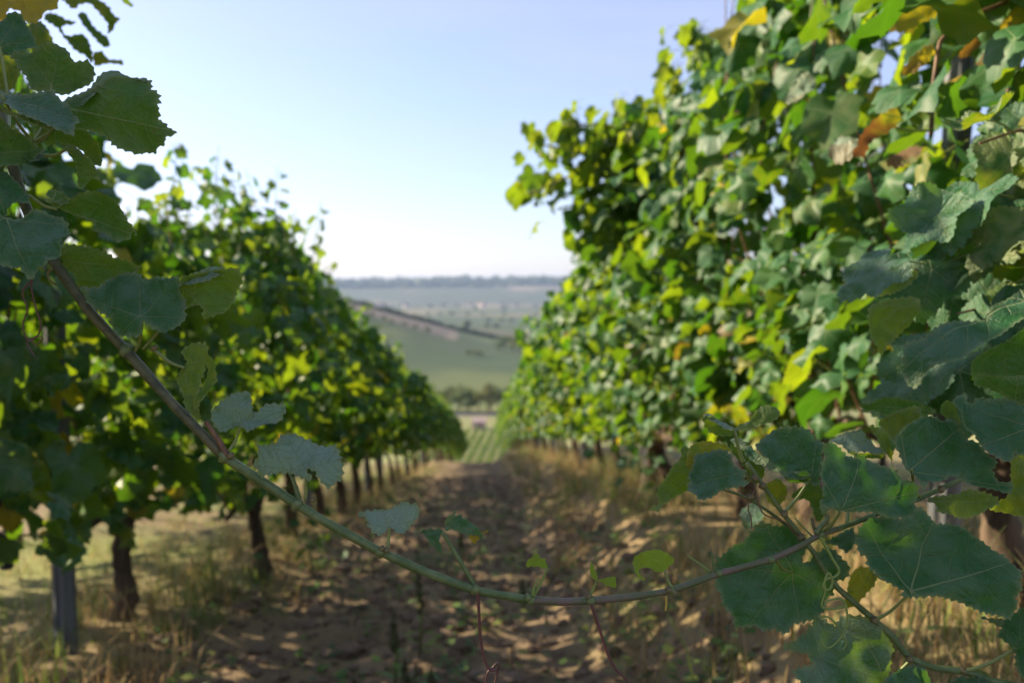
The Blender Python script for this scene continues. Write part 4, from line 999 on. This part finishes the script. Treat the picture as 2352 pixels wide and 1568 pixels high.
for k in range(330):                                     # sparse blades in the alley
    y = 1.4+20*rg.random()**1.5; x = rg.uniform(-1.2, .6)
    tuft(x, y, rg.randint(2, 6), rg.uniform(.04, .10), .03, GREEN if rg.random() < .6 else STRAW, grn)
strips('dry_grass', dry, 'dry straw-coloured grass under the vine rows'); strips('green_grass', grn, 'short green grass in the alleys')

# loose clods, straw litter and small weeds on the tilled soil
g = Geo()
for k in range(5200):
    y = 1.2+16*rg.random()**1.8; x = rg.uniform(-1.35, .75); r = rg.uniform(.006, .026)*(1 if rg.random() < .92 else 2.0)
    g.blob((x, y, gz(x, y)+r*.25), r, 1, seed=k*.37, wob=.7, squash=(1.1, 1, .7))
tag(g.build('soil_clods', M_CLOD, smooth=False), 'loose brown soil clods along the tilled alley', 'soil', kind='stuff')
lit = []
for k in range(1700):
    y = 1.2+14*rg.random()**1.6; x = rg.uniform(-1.5, 1.0); a = rg.uniform(0, 6.28)
    lit.append((Vector((x, y, gz(x, y)+.012)), Vector((math.cos(a), math.sin(a), rg.uniform(0, .25))), rg.uniform(.05, .2), rg.uniform(.0015, .003), rg.choice(STRAW)))
strips('straw_litter', lit, 'dry straw litter lying on the soil')
V, F, Cc = [], [], []
for k in range(2600):
    y = 1.25+11*rg.random()**1.7; x = rg.uniform(-1.3, .9)
    if k % 4 == 0: x, y = rg.gauss(-.22, .22), abs(rg.gauss(2.2, .35))
    if fbm(np.array(x*1.6), np.array(y*1.1), 2, 55) < -.02 and rg.random() < .8: continue
    cx, cy, cz = x, y, gz(x, y); c = rg.choice([(.10, .19, .05), (.15, .24, .06), (.22, .27, .07), (.09, .15, .07)])
    for j in range(rg.randint(3, 6)):
        a = rg.uniform(0, 6.28); L = rg.uniform(.018, .055); h = rg.uniform(.005, .10)
        p = Vector((cx+rg.gauss(0, .02), cy+rg.gauss(0, .02), cz+h)); d = Vector((math.cos(a), math.sin(a), rg.uniform(-.3, .5))); s = Vector((-d.y, d.x, rg.uniform(-.3, .3)))
        b = len(V); V += [p, p+d*L*.5+s*L*.35, p+d*L, p+d*L*.5-s*L*.35]; F.append((b, b+1, b+2, b+3)); Cc += [c]*4
me = mesh_from('low_weeds', V, F, [M_GRASS], False)
a_ = me.attributes.new('col', 'FLOAT_COLOR', 'POINT'); a_.data.foreach_set('color', np.array([(*c, 1) for c in Cc], np.float32).ravel())
tag(new_obj('low_weeds', me), 'small broadleaf weeds scattered over the brown soil', 'weeds', kind='stuff')

# tall dark weeds with seed spikes standing in the alley
M_SPIKE = wood_material('seed_spike', (0.05, 0.06, 0.025), (0.12, 0.11, 0.05), 60, (1, 1, 1), .8, .9, .004)
M_WLEAF = plain_material('weed_leaf', (0.14, 0.25, 0.06), .6, .35, (.25, .4, .05))
def weed(px, py, d, h, label, leafy):
    base = at(px, py, d); base.z = gz(base.x, base.y)
    h *= 1.3
    t = thing('seed_weed', label, 'weed', base, 'tall weeds in the alley'); r = random.Random(int(px*7+py))
    g = Geo(); g.tube([(0, 0, -.02), (.01, 0, h*.5), (r.uniform(-.01, .02), 0, h*.7)], [.006, .005, .004], 6); g.build('stem', M_PET, t)
    g = Geo()
    for k in range(26):
        f = k/25; w = .017*(1.15-f)*(1 if f > .08 else .6)
        g.blob((r.gauss(0, .004), r.gauss(0, .004), h*(.45+.55*f)), w, 1, k, .6)
    g.build('seed_spike', M_SPIKE, t, smooth=False)
    for k in range(leafy):
        a = r.uniform(0, 6.28); L = r.uniform(.03, .075); z = h*r.uniform(.08, .7); g = Geo()
        u = Vector((math.cos(a), math.sin(a), .2)); s = Vector((-u.y, u.x, 0))
        g.v = [Vector((0, 0, 0)), u*L*.25+s*L*.1, u*L*.6+s*L*.26, u*L+Vector((0, 0, -.2*L)), u*L*.6-s*L*.26, u*L*.25-s*L*.1]
        g.f = [(0, 1, 5), (1, 2, 4, 5), (2, 3, 4)]; g.m = [0]*3
        o = g.build('leaf', M_WLEAF, t); o.location = (0, 0, z)
for i, (px, py, d, h, lab, lf) in enumerate([
    (962, 1300, 3.3, .30, 'dark upright seed weed just above the dip of the green shoot', 5), (1058, 1145, 5.6, .26, 'dark seed weed far up the middle of the alley', 4),
    (815, 1600, 2.2, .20, 'dark seed weed at the bottom left of the alley', 4), (885, 1590, 2.25, .17, 'short dark seed weed second from left at the bottom', 5),
    (955, 1600, 2.2, .24, 'leafy dark seed weed below the dip of the shoot', 10), (1010, 1610, 2.2, .14, 'small leafy seed weed left of the red tendril', 9),
    (930, 1440, 2.6, .16, 'leafy weed patch plant left of the red-brown tendril', 12), (1140, 1470, 2.5, .10, 'low leafy weed right of the left hanging tendril', 10),
    (905, 1385, 2.9, .22, 'slim dark seed weed left of the shoot dip, midway up the soil', 6), (990, 1420, 2.7, .12, 'bushy green weed under the lowest bend of the shoot', 16),
    (1075, 1560, 2.15, .11, 'bushy green weed beside the curled end of the red tendril', 16), (740, 1560, 2.3, .09, 'low green weed at the bottom left of the tilled soil', 12),
    (1290, 1480, 2.4, .08, 'low green weed between the two hanging tendrils', 10), (1200, 1230, 4.2, .12, 'green weed on the soil far behind the tiny bright leaf', 10)]):
    weed(px, py, d, h, lab, lf)

# leafy suckers and low leaves
def sucker(px, py, d, n, spread, label, tone, size=(.03, .055)):
    b = at(px, py, d); base = Vector((b.x, b.y, gz(b.x, b.y)))
    t = thing('vine_sucker', label, 'young vine', base); r = random.Random(int(px))
    for k in range(3):
        g = Geo(); q = Vector((r.gauss(0, spread*.4), r.gauss(0, spread*.4), (b.z-base.z)*1.1)); g.tube(spline([(0, 0, -.02), q*.5, q], 3), .003, 5); g.build('stem', M_CANE, t)
    for k in range(n):
        o = new_obj('leaf', r.choice(ROWLEAF), t)
        p = Vector((r.gauss(0, spread), r.gauss(0, spread), (b.z-base.z)*(1+r.gauss(0, .3))))
        o.matrix_local = Matrix.LocRotScale(p, frame(Vector((r.gauss(-.3, .5), r.gauss(-.3, .5), .8)), Vector((r.gauss(0, 1), r.gauss(0, 1), -.4))).to_quaternion(), Vector((r.uniform(*size),)*3))
        o['tone'] = (tone*r.random(), 0, r.random())
sucker(715, 1215, 4.9, 26, .12, 'bright green young vine growing low beside the second left trunk', .3)
sucker(1462, 1052, 5.6, 16, .13, 'bluish green leaves hanging low at the right row trunk', .0, (.05, .08))

def stone(px, py, d, r, label):
    b = at(px, py, d); g = Geo(); g.blob((0, 0, r*.4), r, 3, px, .5, (1.2, .9, .65))
    o = g.build('stone', M_STONE); o.location = (b.x, b.y, gz(b.x, b.y)); tag(o, label, 'stone')
stone(1655, 1470, 1.95, .038, 'pinkish stone half hidden in straw below the big leaf'); stone(1595, 1445, 2.0, .026, 'smaller grey-pink stone left of the pinkish one')

# ------------------------------------------------------------------ valley: lower vineyard, hut, trees, woods, houses
def hedge(x, y0, y1, label):
    """a far vine row: bumpy wall of leaf clumps"""
    r = random.Random(int(x*13)); V, F, Cc = [], [], []
    for k in range(int((y1-y0)*26)):
        y = r.uniform(y0, y1); h = r.uniform(.5, 1.9); px = x+(y-190)*.09+r.gauss(0, .22); z = float(ground(px, y, False))+h
        s = r.uniform(.10, .24); n = Vector((r.gauss(0, 1), r.gauss(0, 1), r.gauss(.4, .6))).normalized(); u = n.orthogonal().normalized(); v = n.cross(u)
        b = len(V); p = Vector((px, y, z)); V += [p+u*s, p+v*s, p-u*s, p-v*s]; F.append((b, b+1, b+2, b+3))
        c = r.choice([(.10, .17, .03), (.15, .23, .04), (.20, .26, .06)]); Cc += [c]*4
    me = mesh_from('vine_row', V, F, [M_TREE], False)
    a = me.attributes.new('col', 'FLOAT_COLOR', 'POINT'); a.data.foreach_set('color', np.array([(*c, 1) for c in Cc], np.float32).ravel())
    tag(new_obj('vine_row', me), label, 'vine row', 'far vine rows in the valley')
for i in range(15):
    hedge(-16+2.25*i, 150+i % 2, 226, '%s vine row from the left in the small vineyard below' % ordinal(i))

def crown_mesh(seed, h, w, n=420, tint=(0, 0, 0)):
    r = random.Random(seed); V, F, Cc = [], [], []
    lobes = [(Vector((r.gauss(0, w*.28), r.gauss(0, w*.28), h*r.uniform(.28, .80))), w*r.uniform(.22, .38)) for _ in range(8)]
    for k in range(n):
        c, R = r.choice(lobes); d = Vector((r.gauss(0, 1), r.gauss(0, 1), r.gauss(0, .85))).normalized()
        p = c+d*R*(r.random()**.35); p.z = max(p.z, h*.03)
        s = w*r.uniform(.035, .075); u = d.orthogonal().normalized(); u = (u+d*r.gauss(0, .5)).normalized(); v = d.cross(u)
        b = len(V); V += [p+u*s, p+v*s*.8, p-u*s, p-v*s*.8]; F.append((b, b+1, b+2, b+3))
        cc = r.choice([(.045, .08, .022), (.075, .115, .03), (.11, .14, .035), (.03, .055, .02)])
        Cc += [tuple(max(0, a+t) for a, t in zip(cc, tint))]*4
    me = mesh_from('crown', V, F, [M_TREE], False)
    a = me.attributes.new('col', 'FLOAT_COLOR', 'POINT'); a.data.foreach_set('color', np.array([(*c, 1) for c in Cc], np.float32).ravel())
    return me
CROWNS = [crown_mesh(s, 8.5, 6.5, 520, t) for s, t in ((1, (.02, .03, 0)), (2, (.08, .08, .01)), (3, (.05, .03, .0)), (4, (.03, .04, 0)))]
def trunk_mesh(seed, h):
    r = random.Random(seed); g = Geo()
    g.tube(spline([(0, 0, -.4), (.1, 0, h*.25), (-.1, .1, h*.5), (0, 0, h*.75)], 3), [.26-.018*i for i in range(10)], 7)
    for k in range(5):
        a = r.uniform(0, 6.28); z = h*r.uniform(.25, .55)
        g.tube([(0, 0, z), (math.cos(a)*.8, math.sin(a)*.8, z+.8), (math.cos(a)*1.7, math.sin(a)*1.7, z+1.5)], [.11, .07, .03], 5)
    return mesh_from('trunk', g.v, g.f, [M_TRUNK])
TRK = [trunk_mesh(s, 8.5) for s in range(3)]
def tree(x, y, sc_, k, label, group):
    t = thing('broadleaf_tree', label, 'tree', (x, y, float(ground(x, y, False))), group)
    t.scale = (sc_*1.15, sc_*1.15, sc_); t.rotation_euler.z = k*1.9
    new_obj('trunk', TRK[k % 3], t); new_obj('crown', CROWNS[k % 4], t)
xt = [-34, -29, -25, -21.5, -18, -14.5, -11.5, -8, -4.5, -1.5, 2, 5, 9, 13, 18, 24, 31]
for i, x in enumerate(xt):
    tree(x, 271+rg.uniform(-3, 4), rg.uniform(.8, 1.12), i, '%s tree from the left in the line across the valley road' % ordinal(i), 'trees along the valley road')
for i, (x, y, s) in enumerate([(14, 560, 1.1), (19, 552, .9), (24, 566, 1.25), (30, 558, 1.0), (11, 540, .8), (35, 575, 1.2), (21, 585, 1.2)]):
    tree(x, y, s, i, '%s of the seven trees clumped right in the hazy mid valley' % ordinal(i), 'tree clump in the valley')
for i, (x, y, s) in enumerate([(-8.5, 478, .42), (-6, 480, .46), (-3.2, 479, .44), (-1, 481, .36)]):
    tree(x, y, s, i, '%s low bush from the left on the green hillside field' % ordinal(i), 'bushes on the green field')
for i in range(9):
    tree(-98+7.5*i+rg.uniform(-2, 2), 600+rg.uniform(-14, 14)-4*i, rg.uniform(.4, .65), i, '%s shrub from the left along the lower edge of the ploughed field' % ordinal(i), 'shrubs below the ploughed field')

def wood(name, pts, size, label, col):
    g = Geo(); r = random.Random(len(pts))
    for k, (x, y) in enumerate(pts):
        s = size*r.uniform(.6, 1.3); g.blob((x, y, float(ground(x, y, False))+s*.5), s, 1, k*.61, .6, (1.2, 1.2, .95))
    me = mesh_from(name, g.v, g.f, [M_TREE], False)
    cc = np.repeat(np.array([[*(np.array(col)*r.uniform(.7, 1.35)), 1] for _ in pts], np.float32), len(ICO[1][0]), 0)
    a = me.attributes.new('col', 'FLOAT_COLOR', 'POINT'); a.data.foreach_set('color', cc.ravel())
    tag(new_obj(name, me), label, 'woodland', kind='stuff')
wood('hedgerow', [(-150+x*1.6, 716-0.05*x+rg.uniform(-4, 4)) for x in range(150)], 2.6, 'dark hedgerow along the crest of the ploughed field', (.05, .07, .03))
wood('far_woodland', [(rg.uniform(-1500, 1500), rg.uniform(3350, 3750)) for _ in range(1500)], 17, 'hazy woodland along the crest of the far ridge', (.04, .065, .03))
wood('plain_hedges', [(rg.uniform(-700, 700), rg.choice([980, 1250, 1600, 2050, 2300])+rg.uniform(-25, 25)) for _ in range(160)], 5, 'scattered hazy hedges and copses on the plain', (.05, .075, .03))

t = thing('field_hut', 'small pale pink hut beyond the lower vine rows', 'hut', (-1.2, 233, float(ground(-1.2, 233, False))))
g = Geo(); g.box(-1.9, 1.9, -1.5, 1.5, -.2, 2.4); g.build('wall', M_HUT, t, False)
g = Geo(); g.v = [Vector(p) for p in ((-2.1, -1.8, 2.35), (2.1, -1.8, 2.35), (2.1, 1.8, 2.35), (-2.1, 1.8, 2.35), (-2.1, 0, 3.2), (2.1, 0, 3.2))]
g.f = [(0, 1, 5, 4), (2, 3, 4, 5), (0, 4, 3), (1, 2, 5), (3, 2, 1, 0)]; g.m = [0]*5; g.build('roof', M_HUT, t, False)
g = Geo(); g.box(-.4, .4, -1.56, -1.51, -.1, 1.8); g.build('door', M_CANEB, t, False)
M_WALL = plain_material('house_wall', (.55, .48, .42), .9)
wm = Geo(); wm.box(-5, 5, -4, 4, -1, 5); wmesh = mesh_from('wall', wm.v, wm.f, [M_WALL], False)
rm = Geo(); rm.v = [Vector(p) for p in ((-5.4, -4.5, 4.9), (5.4, -4.5, 4.9), (5.4, 4.5, 4.9), (-5.4, 4.5, 4.9), (-5.4, 0, 8.5), (5.4, 0, 8.5))]; rm.f = g.f and [(0, 1, 5, 4), (2, 3, 4, 5), (0, 4, 3), (1, 2, 5), (3, 2, 1, 0)]
rmesh = mesh_from('roof', rm.v, rm.f, [M_ROOF], False)
for i in range(14):
    x = rg.uniform(-380, 140); y = 2280+rg.uniform(-90, 120)
    t = thing('village_house', 'tiny pale house in the hazy village below the far ridge', 'house', (x, y, float(ground(x, y, False))), 'houses of the far village')
    t.rotation_euler.z = rg.uniform(0, 3); t.scale = (1.3, 1.3, 1.3); new_obj('wall', wmesh, t); new_obj('roof', rmesh, t)

# ------------------------------------------------------------------ hazy air
g = Geo(); g.box(-5800, 5800, -135, 7600, float(Z.min())-1, 60); 
b = NB('haze_air'); pv_ = b.n('ShaderNodeVolumePrincipled'); pv_.inputs['Color'].default_value = (.52, .69, 1, 1)
pv_.inputs['Density'].default_value = 1.0e-4; pv_.inputs['Anisotropy'].default_value = .1
b.link(pv_.outputs[0], b.out.inputs['Volume'])
hz = g.build('haze', b.mat, None, False); tag(hz, 'thin blue haze filling the valley air', 'haze', kind='stuff')
